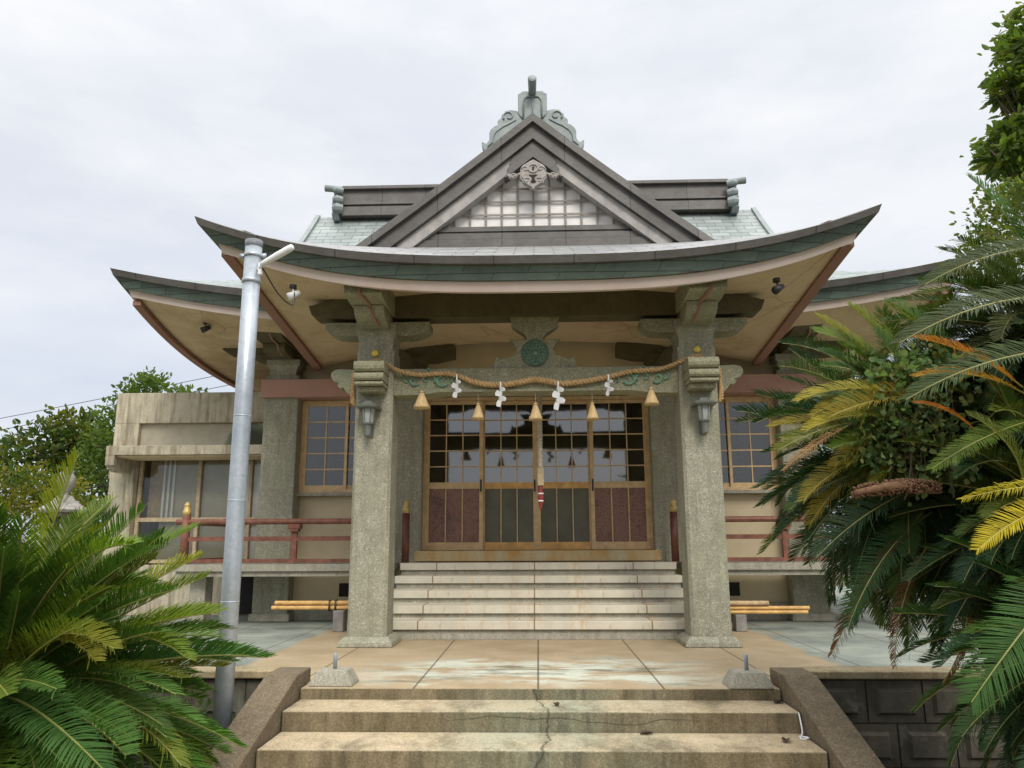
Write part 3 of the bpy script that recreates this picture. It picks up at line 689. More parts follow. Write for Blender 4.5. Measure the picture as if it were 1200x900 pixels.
# big purlin over the porch
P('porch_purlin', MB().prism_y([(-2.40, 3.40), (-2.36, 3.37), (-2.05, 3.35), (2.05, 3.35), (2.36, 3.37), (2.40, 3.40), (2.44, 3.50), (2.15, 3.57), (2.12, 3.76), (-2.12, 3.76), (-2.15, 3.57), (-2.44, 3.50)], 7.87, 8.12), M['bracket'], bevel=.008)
# tie beam with carving
tb = MB(); tb.prism_y([(-1.49, 2.505), (-1.15, 2.505), (-.95, 2.53), (.95, 2.53), (1.15, 2.505), (1.49, 2.505), (1.49, 2.79), (-1.49, 2.79)], 7.865, 8.10)
tie = P('tie_beam', tb, M['beam'], bevel=.006)
bm_ = MB(); bm_.prism_y([(-1.47, 2.505), (-1.20, 2.508), (-1.0, 2.536), (1.0, 2.536), (1.2, 2.508), (1.47, 2.505), (1.47, 2.522), (1.18, 2.53), (.98, 2.56), (-.98, 2.56), (-1.18, 2.53), (-1.47, 2.522)], 7.852, 7.866)
bm_.build('beam_moulding', M['beam'], tie)
for s in (-1, 1):
    v = MB(True)
    def spiral(cx, cz, r0, r1, a0, a1, wd):
        pts = []
        for i in range(19):
            q = i / 18; a = a0 + (a1 - a0) * q; r = r0 + (r1 - r0) * q; pts.append((s * (cx + r * cos(a)), 7.853, cz + r * sin(a) + .012))
        v.tube(pts, [1.7 * wd * (.4 + .6 * sin(pi * min(1, i / 18 + .15))) for i in range(19)], 6)
    spiral(.98, 2.655, .075, .012, -2.6, 4.2, .011); spiral(.90, 2.62, .10, .10, 1.2, 3.0, .010); spiral(1.13, 2.66, .085, .02, 3.6, -1.6, .011)
    spiral(1.27, 2.655, .06, .01, -2.4, 3.4, .010); spiral(.83, 2.655, .05, .012, -1.2, 4.0, .008); spiral(1.2, 2.63, .16, .16, 2.0, 3.5, .007); spiral(1.33, 2.70, .07, .05, -1.5, .6, .008)
    v.build('carved_scroll', M['verdigris'], tie)
# frog-leg strut and crest
half = [(345, 590), (322, 555), (305, 485), (280, 520), (215, 500), (155, 478), (148, 430), (172, 380), (200, 352), (128, 355), (66, 360), (66, 345), (88, 308), (150, 268), (186, 240), (195, 172), (190, 165)]
kz = lambda v: 2.792 + (590 - v) * .00134
poly = [(-u * .00134, kz(v)) for u, v in half] + [(u * .00134, kz(v)) for u, v in half[::-1]]
kae = P('crest_strut', MB().prism_y(poly, 7.90, 8.06), M['beam'], bevel=.006)
cr_ = MB(True); ring = []
for i in range(41): a = 2 * pi * i / 40; ring.append((.136 * cos(a), 7.89, 2.953 + .136 * sin(a)))
cr_.tube(ring, .010, 6, cap=False)
cr_.lathe([(.132, 0), (.132, .012), (.125, .014)], (0, 7.898, 2.953), 40, 'y')
crest = cr_.build('crest', M['verdidark'], kae)
cc = MB(True)
for i in range(12):
    a = 2 * pi * i / 12 + .13
    for q0, q1, wd in ((.035, .082, .007), ):
        p0 = (q0 * cos(a), 7.882, 2.953 + q0 * sin(a)); p1 = (q1 * cos(a + .25), 7.880, 2.953 + q1 * sin(a + .25)); p2 = (.112 * cos(a - .1), 7.882, 2.953 + .112 * sin(a - .1))
        cc.tube([p0, p1, p2], [wd * .6, wd, wd * .5], 5)
for i in range(8):
    a0 = 2 * pi * i / 8; pts = [(.098 * cos(a0) + .024 * cos(b), 7.882, 2.953 + .098 * sin(a0) + .024 * sin(b)) for b in [a0 - 2 + k * .5 for k in range(9)]]
    cc.tube(pts, .004, 5)
cc.lathe([(.028, 0), (.024, .012), (.004, .016)], (0, 7.886, 2.953), 14, 'y')
cc.build('relief', M['verdigris'], crest)

# ------------------------------------------------------------------ roofs
# main roof surface
rf = MB(True)
xs = sorted(set([round(-HX + 2 * HX * i / 56, 4) for i in range(57)] + [-3.80, -3.801, 3.80, 3.801]))
ys_ = [YE + 2 * HY * j / 48 for j in range(49)]
vs_ = [(x, y, main_z(x, y)) for y in ys_ for x in xs]; nx = len(xs)
rf.add(vs_, [(j * nx + i, j * nx + i + 1, (j + 1) * nx + i + 1, (j + 1) * nx + i) for j in range(48) for i in range(nx - 1)])
main_roof = P('main_roof', rf, M['roofcu'], origin=(0, 0, 0), recalc=False)
# gable triangles of the hip-and-gable, under the roof ends
def rect_loop(ox, oy, zoff, n=28):
    pts = []
    hx, hy = HX + ox, HY + oy
    cs = [(-hx, -hy), (hx, -hy), (hx, hy), (-hx, hy)]
    for k in range(4):
        (ax_, ay_), (bx_, by_) = cs[k], cs[(k + 1) % 4]
        for i in range(n):
            q = i / n; x = ax_ + (bx_ - ax_) * q; y = ay_ + (by_ - ay_) * q
            tt = x / hx if k in (0, 2) else y / hy
            pts.append((x, YR + y, z_eave(tt) + zoff))
    return pts
def eave_layer(name, mat, o_top, o_bot, za, zb, depth):
    A = rect_loop(o_top, o_top, za); B = rect_loop(o_bot, o_bot, zb); C_ = rect_loop(o_bot - depth, o_bot - depth, zb); D = rect_loop(o_top - depth, o_top - depth, za)
    m = MB(); rings = [[A[i], B[i], C_[i], D[i]] for i in range(len(A))]
    # leave out the stretch of the front eave that the porch roof replaces
    n = len(A); front = [i for i in range(28) if abs(A[i][0]) < 2.75]
    i0, i1 = front[0], front[-1]
    seq = [(i1 + k) % n for k in range(n - (i1 - i0))] + [i0]
    m.sweep([rings[i] for i in seq]); return m.build(name, mat, main_roof)
eave_layer('eave_edge', M['brownc'], .03, .0, .02, -.062, .22)
eave_layer('eave_band', M['greenc'], -.045, -.10, -.064, -.20, .20)
eave_layer('eave_fascia', M['pink'], -.135, -.165, -.202, -.292, .05)
def soffit_z(x, y):
    xo, yo = HX - .20, HY - .20; tx = min(1, abs(x) / xo); ty = min(1, abs(y - YR) / yo)
    e = ZC - .272 + ZA * (tx * ty) ** 2.7
    d = min((xo - abs(x)) / (xo - 3.62), (yo - abs(y - YR)) / (yo - (YR - 10.35)))
    return e + (3.66 - e) * max(0, min(1, d))
def main_soffit(s):
    m = MB(); yw, xw, xo, yo = 10.35, 3.62, HX - .20, HY - .20
    def front(u, v):
        x = 2.7 + (xo - 2.7) * u; d = v if x <= xw else v * (xo - x) / (xo - xw)
        y = YR - yo + (yw - YR + yo) * d; return (s * x, y, soffit_z(x, y))
    def side(u, v):
        y = YR - yo + 2 * yo * u; k = min(1, (yo - abs(y - YR)) / (yo - (YR - yw))); x = xo - (xo - xw) * v * k
        return (s * x, y, soffit_z(x, y))
    m.grid(front, 24, 10); m.grid(side, 44, 8); m.smooth = True; return m.build('soffit', M['soffit'], main_roof)
main_soffit(-1); main_soffit(1)
for s in (-1, 1):        # red trim along the side edge of the soffit
    pts = [(s * (HX - .215), YE + .21 + (2 * HY - .42) * i / 30, z_eave((YE + .21 + (2 * HY - .42) * i / 30 - YR) / HY) - .285) for i in range(31)]
    m = MB(); m.sweep([[(x - .05, y, z - .035), (x + .05, y, z - .035), (x + .05, y, z + .02), (x - .05, y, z + .02)] for x, y, z in pts]); m.build('side_trim', M['redpink'], main_roof)
# gable walls at both ends of the main ridge
for s in (-1, 1):
    poly = [(YR - 2.3, main_z(3.80, YR - 2.3) - .1), (YR - 1.2, main_z(3.8, YR - 1.2) - .1), (YR, main_z(3.80, YR) - .12), (YR + 1.2, main_z(3.8, YR + 1.2) - .1), (YR + 2.3, main_z(3.80, YR + 2.3) - .1)]
    x0, x1 = sorted((s * 3.55, s * 3.62)); m = MB(); m.prism_x(poly, x0, x1); m.build('end_gable', M['brownc'], main_roof)
    for e in (-1, 1):
        pts = [(s * 3.79, YR + e * 2.35 * i / 14, main_z(3.80, YR + 2.35 * i / 14)) for i in range(15)]
        m = MB(); m.sweep([[(x - .04, y, z - .14), (x + .04, y, z - .14), (x + .04, y, z + .045), (x - .04, y, z + .045)] for x, y, z in pts]); m.build('verge', M['patina'], main_roof)
# main ridge
rg = MB()
for hw, z0, z1 in ((.26, 6.50, 6.66), (.20, 6.66, 6.71), (.235, 6.712, 6.745), (.17, 6.747, 7.0), (.24, 7.002, 7.045), (.18, 7.047, 7.09)):
    rg.box(-3.33, 3.33, YR - hw, YR + hw, z0, z1)
ridge = P('ridge', rg, M['brownc'], main_roof, bevel=.004)
for s in (-1, 1):
    e = MB()
    pr = [(YR - .28, 6.42), (YR - .36, 6.50), (YR - .30, 6.60), (YR - .36, 6.68), (YR - .33, 6.80), (YR - .25, 6.84), (YR - .27, 6.95), (YR - .18, 7.06), (YR + .18, 7.06), (YR + .27, 6.95), (YR + .25, 6.84), (YR + .33, 6.80), (YR + .36, 6.68), (YR + .30, 6.60), (YR + .36, 6.50), (YR + .28, 6.42)]
    x0, x1 = sorted((s * 3.34, s * 3.45)); e.prism_x(pr, x0, x1)
    for zz, rr in ((6.60, .10), (6.76, .085), (6.93, .07)):
        e.tube([(s * 3.44, YR - .34, zz), (s * 3.38, YR - .34, zz), (s * 3.28, YR - .30, zz)], [rr * .6, rr, rr * .8], 10)
    e.build('ridge_end_tile', M['patina'], ridge, bevel=.006)
    t_ = MB(True); t_.tube([(s * 3.2, YR, 7.09), (s * 3.36, YR, 7.105), (s * 3.68, YR, 7.14)], [.05, .055, .062], 14); t_.build('ridge_end_bar', M['patina'], ridge)

# porch roof
KX, KY0 = 3.22, 6.8
def k_edge(x): return 3.60 + .45 * abs(x / 3.22) ** 2.9
def k_top(x, y):
    q = y - KY0; return 3.60 + (k_edge(x) - 3.60) * max(0, 1 - q / 3.3) + (.50 - .06 * abs(x / KX) ** 3) * q - .02 * q * q
kr = MB(True)
def ktop(u, v):
    x = -KX + 2 * KX * u; y = KY0 + 4.9 * v; return (x, y, k_top(x, y))
kr.grid(ktop, 48, 24)
porch_roof = P('porch_roof', kr, M['porchcu'], origin=(0, 0, 0), recalc=False)
def k_loop(o, zfun, n=44, back=10.3):
    pts = [(-KX - o, back - (back - KY0 + o) * i / 10) for i in range(10)] + [(-KX - o + 2 * (KX + o) * i / n, KY0 - o) for i in range(n + 1)] + [(KX + o, KY0 - o + (back - KY0 + o) * i / 10) for i in range(1, 11)]
    return [(x, y, zfun(max(-1, min(1, x / (KX + o))) * KX, max(y, KY0))) for x, y in pts]
def ke_bot(x, y):      # line the soffit side edges follow
    if abs(x) > KX - .001:
        q = (y - KY0) / 3.4; return k_edge(KX) * (1 - q) + (k_edge(KX) - .27) * q
    return k_edge(x)
def k_layer(name, mat, o_top, o_bot, za, zb, depth, zf=ke_bot):
    A = k_loop(o_top, lambda x, y: zf(x, y) + za); B = k_loop(o_bot, lambda x, y: zf(x, y) + zb); C_ = k_loop(o_bot - depth, lambda x, y: zf(x, y) + zb); D = k_loop(o_top - depth, lambda x, y: zf(x, y) + za)
    m = MB(); m.sweep([[A[i], B[i], C_[i], D[i]] for i in range(len(A))]); return m.build(name, mat, porch_roof)
k_layer('eave_edge', M['brownc'], .025, .0, .018, -.052, .24)
k_layer('eave_band', M['greenc'], -.05, -.115, -.054, -.175, .20)
k_layer('eave_fascia', M['pink'], -.15, -.185, -.178, -.268, .05)
def k_bot(x): return k_edge(x) - .25
def k_back(x): return 3.72 - .33 * (abs(x) / 2.95) ** 2.2
def ksg(x, v):
    w_ = max(0, 1 - (abs(x) / 2.5) ** 2); return v * (1 - w_) + w_ * (1 - (1 - v) ** 6)
sf = MB(True)
def ksof(u, v):
    w_ = KX - .225; x = -w_ + 2 * w_ * u; y = KY0 + .225 + (10.32 - KY0 - .215) * v
    fz = k_edge(x * KX / w_) - .145 - .115 * abs(x / w_) ** 3; return (x, y, fz + (k_back(x) - fz) * ksg(x, v))
sf.grid(ksof, 40, 20); sf.build('soffit', M['soffit'], porch_roof)
for s in (-1, 1):
    pts = []
    for i in range(25):
        v_ = i / 24; y = KY0 + .22 + (10.30 - KY0 - .22) * v_; fz = k_edge(KX) - .258; pts.append((s * (KX - .215), y, fz + (k_back(KX - .205) - fz) * v_ - .012))
    m = MB(); m.sweep([[(x - .055, y, z - .03), (x + .055, y, z - .03), (x + .055, y, z + .03), (x - .055, y, z + .03)] for x, y, z in pts]); m.build('side_trim', M['redpink'], porch_roof)
    m = MB(); q0 = [(s * (KX - .16), KY0 + .7 + 3.6 * i / 16, 3.70) for i in range(17)]
    m.sweep([[(x - .02, y, 3.75), (x + .02, y, 3.75), (x + .02, y, k_top(KX, y) - .03), (x - .02, y, k_top(KX, y) - .03)] for x, y, _ in q0]); m.build('side_panel', M['brownc'], porch_roof)

# gable on the front slope
def gz(a): return 5.965 - .84 * a + .021 * a * a
GX = 2.06
gb = MB(True)
def groof(u, v):
    x = -GX - .02 + 2 * (GX + .02) * u; return (x, 8.34 + 4.1 * v, gz(abs(x)))
gb.grid(groof, 40, 12); gable = P('front_gable', gb, M['brownc'])
def strip(a0, a1, t0, t1, y0, y1, name, mat, n=16, par=gable):     # a board following the rake, between two drops below the roof line
    for s in (-1, 1):
        m = MB(); r_ = []
        for i in range(n + 1):
            a = a0 + (a1 - a0) * i / n; x = s * a
            tt0 = t0(a) if callable(t0) else t0; tt1 = t1(a) if callable(t1) else t1
            r_.append([(x, y0, gz(a) - tt0), (x, y1, gz(a) - tt0), (x, y1, gz(a) - tt1), (x, y0, gz(a) - tt1)])
        m.sweep(r_); m.build(name, mat, par)
strip(0, GX + .02, -.03, .075, 8.30, 8.5, 'rake_edge', M['brownc'])
strip(0, GX - .08, .078, .265, 8.36, 8.56, 'barge_board', M['brownc'])
strip(.25, GX - .30, .270, .44, 8.42, 8.56, 'inner_barge_board', M['greypaint'])
cap = MB(); cap.prism_y([(0, gz(0) - .27), (.25, gz(.25) - .275), (.28, gz(.28) - .33), (.27, gz(.27) - .36), (.31, gz(.31) - .38), (.30, gz(.30) - .42), (.34, gz(.34) - .45), (.33, gz(.33) - .475), (0, gz(0) - .485), (-.33, gz(.33) - .475), (-.34, gz(.34) - .45), (-.30, gz(.30) - .42), (-.31, gz(.31) - .38), (-.27, gz(.27) - .36), (-.28, gz(.28) - .33), (-.25, gz(.25) - .275)], 8.405, 8.56)
cap.build('barge_apex', M['brownc'], gable, bevel=.005)
for s in (-1, 1):          # copper shoes at the foot of the inner boards
    a = GX - .30; m = MB(); m.prism_y([(s * (a - .16), gz(a - .16) - .31), (s * (a + .16), gz(a + .16) - .31), (s * (a + .16), 4.50), (s * (a - .16), 4.50)], 8.41, 8.555); m.build('board_shoe', M['brownc'], gable, bevel=.005)
bk = MB(); bk.prism_y([(-1.70, 4.40), (1.70, 4.40), (.0, 5.60)], 8.60, 8.64); bk.build('gable_panel', M['offwhite'], gable)
lt = MB()
for i in range(-7, 8):
    x = i * .19; top = gz(abs(x)) - .42
    if top > 4.75: lt.box(x - .012, x + .012, 8.575, 8.60, 4.64, top)
for k in range(1, 5):
    z = 4.655 + k * .165; wmax = 0
    a = 0
    while gz(a) - .42 > z and a < 2: a += .02
    lt.box(-a, a, 8.565, 8.574, z - .012, z + .012)
lt.build('lattice', m_simple('grey_lattice_bar', (.27, .25, .225), .75, .2, 12), gable)
base = MB(); base.box(-1.75, 1.75, 8.50, 8.66, 4.585, 4.65); base.box(-1.80, 1.80, 8.515, 8.66, 4.555, 4.584); base.box(-1.85, 1.85, 8.48, 8.66, 4.48, 4.554); base.box(-2.0, 2.0, 8.46, 8.66, 4.30, 4.475)
base.build('gable_sill', M['brownc'], gable, bevel=.005)
# hanging carved pendant
pd = [(0, 5.58), (.07, 5.53), (.13, 5.49), (.17, 5.42), (.16, 5.38), (.21, 5.35), (.26, 5.37), (.285, 5.345), (.325, 5.36), (.335, 5.33), (.29, 5.27), (.24, 5.275), (.205, 5.30), (.19, 5.335), (.165, 5.33), (.175, 5.28), (.14, 5.235), (.13, 5.20), (.085, 5.175), (.05, 5.13), (0, 5.10)]
pd = [(x * .92, 5.04 + (z - 5.10) * .80) for x, z in pd]
pend = MB().prism_y(pd + [(-x, z) for x, z in pd[::-1][1:-1]], 8.35, 8.41).build('pendant', M['carve'], gable, bevel=.008)
PZ = lambda z: 5.04 + (z - 5.10) * .80
rl = MB(True)
for s in (-1, 1):
    for cx, cz, r0, r1, a0, a1 in ((.10, 5.42, .05, .01, 0, 6), (.245, 5.32, .042, .01, -1, 5), (.085, 5.24, .045, .012, 2.5, -3)):
        rl.tube([(s * (cx + (r0 + (r1 - r0) * i / 14) * cos(a0 + (a1 - a0) * i / 14)) * .92, 8.347, PZ(cz + (r0 + (r1 - r0) * i / 14) * sin(a0 + (a1 - a0) * i / 14))) for i in range(15)], .009, 6)
    rl.tube([(s * x, 8.347, PZ(z)) for x, z in ((.02, 5.13), (.085, 5.20), (.11, 5.27), (.14, 5.31))], .009, 6)
ring = [(.055 * cos(2 * pi * i / 24), 8.345, PZ(5.43) + .05 * sin(2 * pi * i / 24)) for i in range(25)]; rl.tube(ring, .009, 6, cap=False)
rl.build('relief', M['greypaint'], pend)
for pl_ in ([(0, 5.47), (.014, 5.44), (.006, 5.40), (-.006, 5.40), (-.014, 5.44)], [(-.055, 5.325), (.055, 5.325), (.02, 5.295), (.015, 5.26), (.035, 5.215), (0, 5.195), (-.035, 5.215), (-.015, 5.26), (-.02, 5.295)]):
    MB().prism_y([(x * .92, PZ(z)) for x, z in pl_], 8.34, 8.352).build('cutout', M['black'], pend)
# finial over the apex
fo = [(0, 6.372), (.13, 6.372), (.135, 6.355), (.175, 6.335), (.175, 6.10), (.20, 6.115), (.26, 6.125), (.33, 6.115), (.345, 6.085), (.372, 6.07), (.380, 6.02), (.405, 6.005), (.425, 5.98), (.420, 5.93), (.455, 5.92), (.505, 5.875), (.522, 5.83), (.522, 5.735), (.56, 5.685), (.615, 5.715), (.61, 5.65), (.59, 5.60), (.57, 5.56), (.40, 5.58)]
fin = MB().prism_y(fo + [(0, 5.90)] + [(-x, z) for x, z in fo[::-1][:-1]], 8.44, 8.54).build('roof_finial', M['patina'], gable, bevel=.010)
rl = MB(True)
for s in (-1, 1):
    rl.tube([(s * (.285 + (.075 - .055 * i / 20) * cos(-.6 + 6.2 * i / 20)), 8.436, 6.035 + (.075 - .055 * i / 20) * sin(-.6 + 6.2 * i / 20)) for i in range(21)], .011, 6)
    rl.tube([(s * x, 8.436, z) for x, z in ((.20, 5.99), (.28, 5.94), (.36, 5.90), (.44, 5.84), (.475, 5.78), (.485, 5.70), (.54, 5.64))], .010, 6)
    rl.tube([(s * x, 8.436, z) for x, z in ((.110, 5.98), (.112, 6.24), (.075, 6.29), (0, 6.292))], .013, 6)
    rl.tube([(s * x, 8.436, z) for x, z in ((.175, 6.10), (.155, 6.05), (.12, 6.0))], .010, 6)
rl.tube([(.0, 8.436, 6.29), (.0, 8.436, 6.0)], .008, 6)
rl.build('relief', M['patina'], fin)
tb_ = MB(True); tb_.tube([(0, 8.60, 6.325), (0, 8.42, 6.35), (0, 8.20, 6.385), (0, 8.195, 6.386)], [.047, .047, .052, .045], 16); tb_.build('finial_bar', M['patina'], fin)
# grilles of the side soffits are plain; the bell hangs out of sight above the rope

# ------------------------------------------------------------------ annex on the left
A = thing('annex_building', (-5.0, 11.6, 0), 'low flat-roofed concrete annex with streaked parapet left of the shrine hall', 'annex')
a = MB()
a.box(-6.16, -3.80, 10.93, 11.2, 2.72, 3.17); a.box(-6.16, -5.80, 10.932, 11.2, .003, 2.72); a.box(-5.80, -3.80, 11.02, 11.2, 2.26, 2.72)
a.box(-5.80, -3.80, 11.05, 11.2, .003, .70); a.box(-6.16, -6.0, 11.2, 15, .003, 3.1); a.box(-6.0, -3.8, 14.85, 15, .003, 3.1)
A_w = a.build('wall', M['annex'], A, bevel=.006)
MB().box(-6.0, -3.7, 11.2, 14.85, 2.95, 3.05).build('roof', M['annex'], A)
c = MB(); c.box(-5.98, -3.74, 10.45, 11.01, 2.20, 2.33)
canopy = c.build('canopy', M['annex'], A, bevel=.006)
MB().box(-5.84, -3.76, 10.50, 11.0, 2.178, 2.198).build('soffit', M['soffit'], canopy)
MB().prism_x([(10.452, 2.20), (10.93, 2.20), (10.93, 1.98), (10.62, 1.98), (10.452, 2.06)], -5.98, -5.85).build('canopy_bracket', M['annex'], canopy, bevel=.008)
MB().box(-6.45, -6.165, 11.4, 11.8, 1.95, 2.25).build('side_canopy', M['annex'], A, bevel=.01)
MB().box(-4.35, -3.72, 11.03, 11.052, .02, .64).build('dark_gap_panel', M['black'], A)  # solid black face; shade of the gap below the veranda put into its colour
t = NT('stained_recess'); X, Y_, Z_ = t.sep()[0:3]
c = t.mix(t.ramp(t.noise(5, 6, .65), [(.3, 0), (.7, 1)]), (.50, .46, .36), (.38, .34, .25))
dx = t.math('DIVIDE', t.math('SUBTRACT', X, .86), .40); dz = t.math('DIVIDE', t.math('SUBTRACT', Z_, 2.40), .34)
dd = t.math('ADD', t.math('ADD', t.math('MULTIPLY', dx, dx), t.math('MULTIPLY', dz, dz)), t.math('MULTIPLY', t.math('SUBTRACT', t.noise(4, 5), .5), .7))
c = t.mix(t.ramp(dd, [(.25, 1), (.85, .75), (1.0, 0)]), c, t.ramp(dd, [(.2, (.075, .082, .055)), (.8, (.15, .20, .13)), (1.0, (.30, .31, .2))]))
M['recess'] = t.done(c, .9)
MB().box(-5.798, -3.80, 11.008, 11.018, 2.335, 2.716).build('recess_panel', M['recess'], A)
wf = MB(); wy = 11.04
wf.box(-5.79, -5.74, wy, wy + .08, .72, 2.25); wf.box(-5.74, -3.8, wy, wy + .08, 2.205, 2.25); wf.box(-5.74, -3.8, wy, wy + .08, 1.30, 1.36); wf.box(-4.92, -4.87, wy, wy + .08, .72, 1.30); wf.box(-4.92, -4.87, wy, wy + .08, 1.36, 2.205)
wf.box(-4.16, -4.12, wy, wy + .08, .72, 1.30); wf.box(-4.16, -4.12, wy, wy + .08, 1.36, 2.205); wf.box(-5.74, -3.8, wy, wy + .08, .72, .77)
win = wf.build('window', M['wood'], A, bevel=.004)
for x0, x1 in ((-5.74, -4.92), (-4.87, -4.16), (-4.12, -3.81)):
    MB().box(x0, x1, wy + .04, wy + .045, 1.36, 2.205).build('pane', M['annexglass'], win); MB().box(x0, x1, wy + .04, wy + .045, .77, 1.30).build('pane', M['annexglass'], win)
MB().box(-5.48, -4.40, 11.14, 11.15, .72, 2.25).build('blind', m_simple('grey_blind', (.42, .40, .32), .8, .1, 4), A)
MB().box(-4.42, -3.82, 11.13, 11.138, .72, 2.25).build('white_sheet', M['curtain'], A)
for x in (-5.45, -5.38, -5.31): MB().box(x, x + .028, 11.10, 11.13, 1.36, 2.2).build('white_rail', M['whiteplastic'], A)
MB().box(-5.70, -5.50, 11.2, 11.22, 1.36, 2.2).build('brown_board', M['wood'], A)
gs_ = MB(True)
def stain(u, v): return None

# ------------------------------------------------------------------ rope, paper streamers, tassels, bell rope
rope_pts = [(-1.66, 7.775, 2.79), (-1.70, 7.775, 2.84), (-1.66, 7.77, 2.868), (-1.58, 7.765, 2.845), (-1.47, 7.77, 2.775), (-1.36, 7.79, 2.735), (-1.22, 7.81, 2.715), (-1.05, 7.82, 2.725), (-.93, 7.82, 2.728), (-.80, 7.82, 2.70), (-.66, 7.82, 2.640), (-.5, 7.82, 2.605), (-.33, 7.82, 2.600), (-.16, 7.82, 2.625), (.0, 7.82, 2.650), (.12, 7.82, 2.635), (.27, 7.82, 2.605), (.45, 7.82, 2.62), (.62, 7.82, 2.645), (.78, 7.82, 2.675), (.95, 7.82, 2.72), (1.12, 7.82, 2.735), (1.28, 7.82, 2.745), (1.42, 7.80, 2.785), (1.53, 7.775, 2.83), (1.64, 7.77, 2.866), (1.70, 7.77, 2.87), (1.76, 7.775, 2.82)]
def catmull(pts, n):
    P_ = [Vector(p) for p in pts]; out = []
    for i in range(len(P_) - 1):
        p0, p1, p2, p3 = P_[max(i - 1, 0)], P_[i], P_[i + 1], P_[min(i + 2, len(P_) - 1)]
        for k in range(n):
            t_ = k / n; out.append(.5 * ((2 * p1) + (p2 - p0) * t_ + (2 * p0 - 5 * p1 + 4 * p2 - p3) * t_ ** 2 + (3 * p1 - p0 - 3 * p2 + p3) * t_ ** 3))
    out.append(P_[-1]); return out
def twisted(mb, pts, R0, pitch, strands=3, rs=None, n=6):
    L = 0; pts = [Vector(p) for p in pts]
    fr_ = []
    for i, p in enumerate(pts):
        tt = (pts[min(i + 1, len(pts) - 1)] - pts[max(i - 1, 0)]).normalized(); ref = Vector((0, 1, 0)) if abs(tt.y) < .9 else Vector((1, 0, 0))
        u = tt.cross(ref).normalized(); w = tt.cross(u)
        if i: L += (pts[i] - pts[i - 1]).length
        fr_.append((p, u, w, L))
    for s_ in range(strands):
        path = []; rad = []
        for i, (p, u, w, l) in enumerate(fr_):
            a = 2 * pi * (l / pitch + s_ / strands); k = R0(i / (len(fr_) - 1)) if callable(R0) else R0
            path.append(p + (u * cos(a) + w * sin(a)) * k); rad.append(k * (rs or 1.0))
        mb.tube(path, rad, n)
rp = MB(True); pts = catmull(rope_pts, 14)
twisted(rp, pts, lambda q: .0105 + .0065 * sin(pi * q) ** 2, .075, 2, 1.08, 7)
for s in (-1, 1):                          # loops round the pillars and hanging ends
    x = s * 1.895; twisted(rp, catmull([(s * 1.76, 7.775, 2.83), (x, 7.80, 2.75), (x + s * .01, 7.83, 2.55), (x - s * .005, 7.82, 2.40)], 20), .008, .06, 2, 1.1)
    twisted(rp, catmull([(x + s * .02, 7.86, 2.74), (x + s * .03, 7.85, 2.5), (x + s * .02, 7.84, 2.42)], 20), .008, .06, 2, 1.1)
for i in range(170):
    p = pts[rnd.randrange(len(pts))]; d = Vector((rnd.uniform(-1, 1), rnd.uniform(-.9, .2), rnd.uniform(-1, .8))).normalized(); b = p + d * .014; rp.tube([b, b + d * .015, b + (d + Vector((rnd.uniform(-.6, .6), 0, -.4))) * rnd.uniform(.025, .05)], [.0018, .0014, .0008], 4)
tag(rp.build('straw_rope', M['straw']), 'twisted straw rope draped across the porch beam between both pillars', 'rope')
def streamer(x, z, sc, lab):
    m = MB(); y = 7.775; m.box(x - .007, x + .007, y, y + .004, z - .01, z + .05)
    r = random.Random(int(x * 100) + 50); zt = z; off = 0
    for k in range(4):
        w_ = (.045, .062, .060, .042)[k] * sc; h = (.085, .10, .10, .11)[k] * sc; sk = .022 * sc * (-1) ** k; off = .013 * (-1) ** k * sc; tw = .022 * (-1) ** k + r.uniform(-.006, .006)
        q = [(x + off - w_ * .7, y + tw, zt), (x + off + w_ * .7, y - tw, zt - .012), (x + off + w_ + sk, y - tw * 1.3, zt - h * .55), (x + off + w_ * .75 + sk, y - tw, zt - h), (x + off - w_ * .75 + sk, y + tw, zt - h * .93), (x + off - w_ + sk * .5, y + tw * 1.3, zt - h * .5)]
        m.add(q + [(a, b + .003, c) for a, b, c in q], [(0, 1, 2, 3, 4, 5), (11, 10, 9, 8, 7, 6)] + [(i, i + 6, (i + 1) % 6 + 6, (i + 1) % 6) for i in range(6)])
        zt -= h * .80
    tag(m.build('paper_streamer', M['paper']), lab, 'paper streamer', 'paper streamers on the straw rope')
streamer(-.815, 2.655, 0.58, 'narrow white zigzag paper streamer over the left door near the beam carving')
streamer(-.36, 2.575, 0.64, 'white zigzag paper streamer hanging just left of the bell rope, slim')
streamer(.235, 2.57, 0.74, 'widest white zigzag paper streamer, hanging right of the centre tassel')
streamer(.755, 2.64, 0.53, 'small white zigzag paper streamer near the right green beam carving')
def tassel(x, z, w_, h, y, lab):
    t_ = thing('straw_tassel', (x, y, z - h), lab, 'straw tassel', 'straw tassels hanging from the beam')
    m = MB(True); pr = [(w_ * .30, -.006), (w_ * .97, 0), (w_ * 1.0, .012)]
    for q, r in ((.15, .92), (.35, .74), (.55, .57), (.72, .40), (.82, .30), (.86, .25), (.88, .29), (.93, .30), (.98, .20), (1.0, .06)): pr.append((w_ * r, h * q))
    m.lathe(pr, (x, y, z - h), 28)
    for i in range(46):
        a = 2 * pi * i / 46 + rnd.random() * .2; r = w_ * rnd.uniform(.55, 1.04); m.tube([(x + r * .9 * cos(a), y + r * .9 * sin(a), z - h + .03), (x + r * cos(a), y + r * sin(a), z - h - rnd.uniform(.002, .022))], .0028, 4)
    m.build('straw_skirt', M['tassel'], t_)
    n_ = MB(True); n_.lathe([(w_ * .30, 0), (w_ * .31, .010), (w_ * .28, .02)], (x, y, z - h * .155), 16); n_.build('binding', M['straw'], t_)
    MB().tube([(x, y, z - .005), (x, y, z + .12)], .003, 5).build('cord', M['wood'], t_)
TY = 7.89
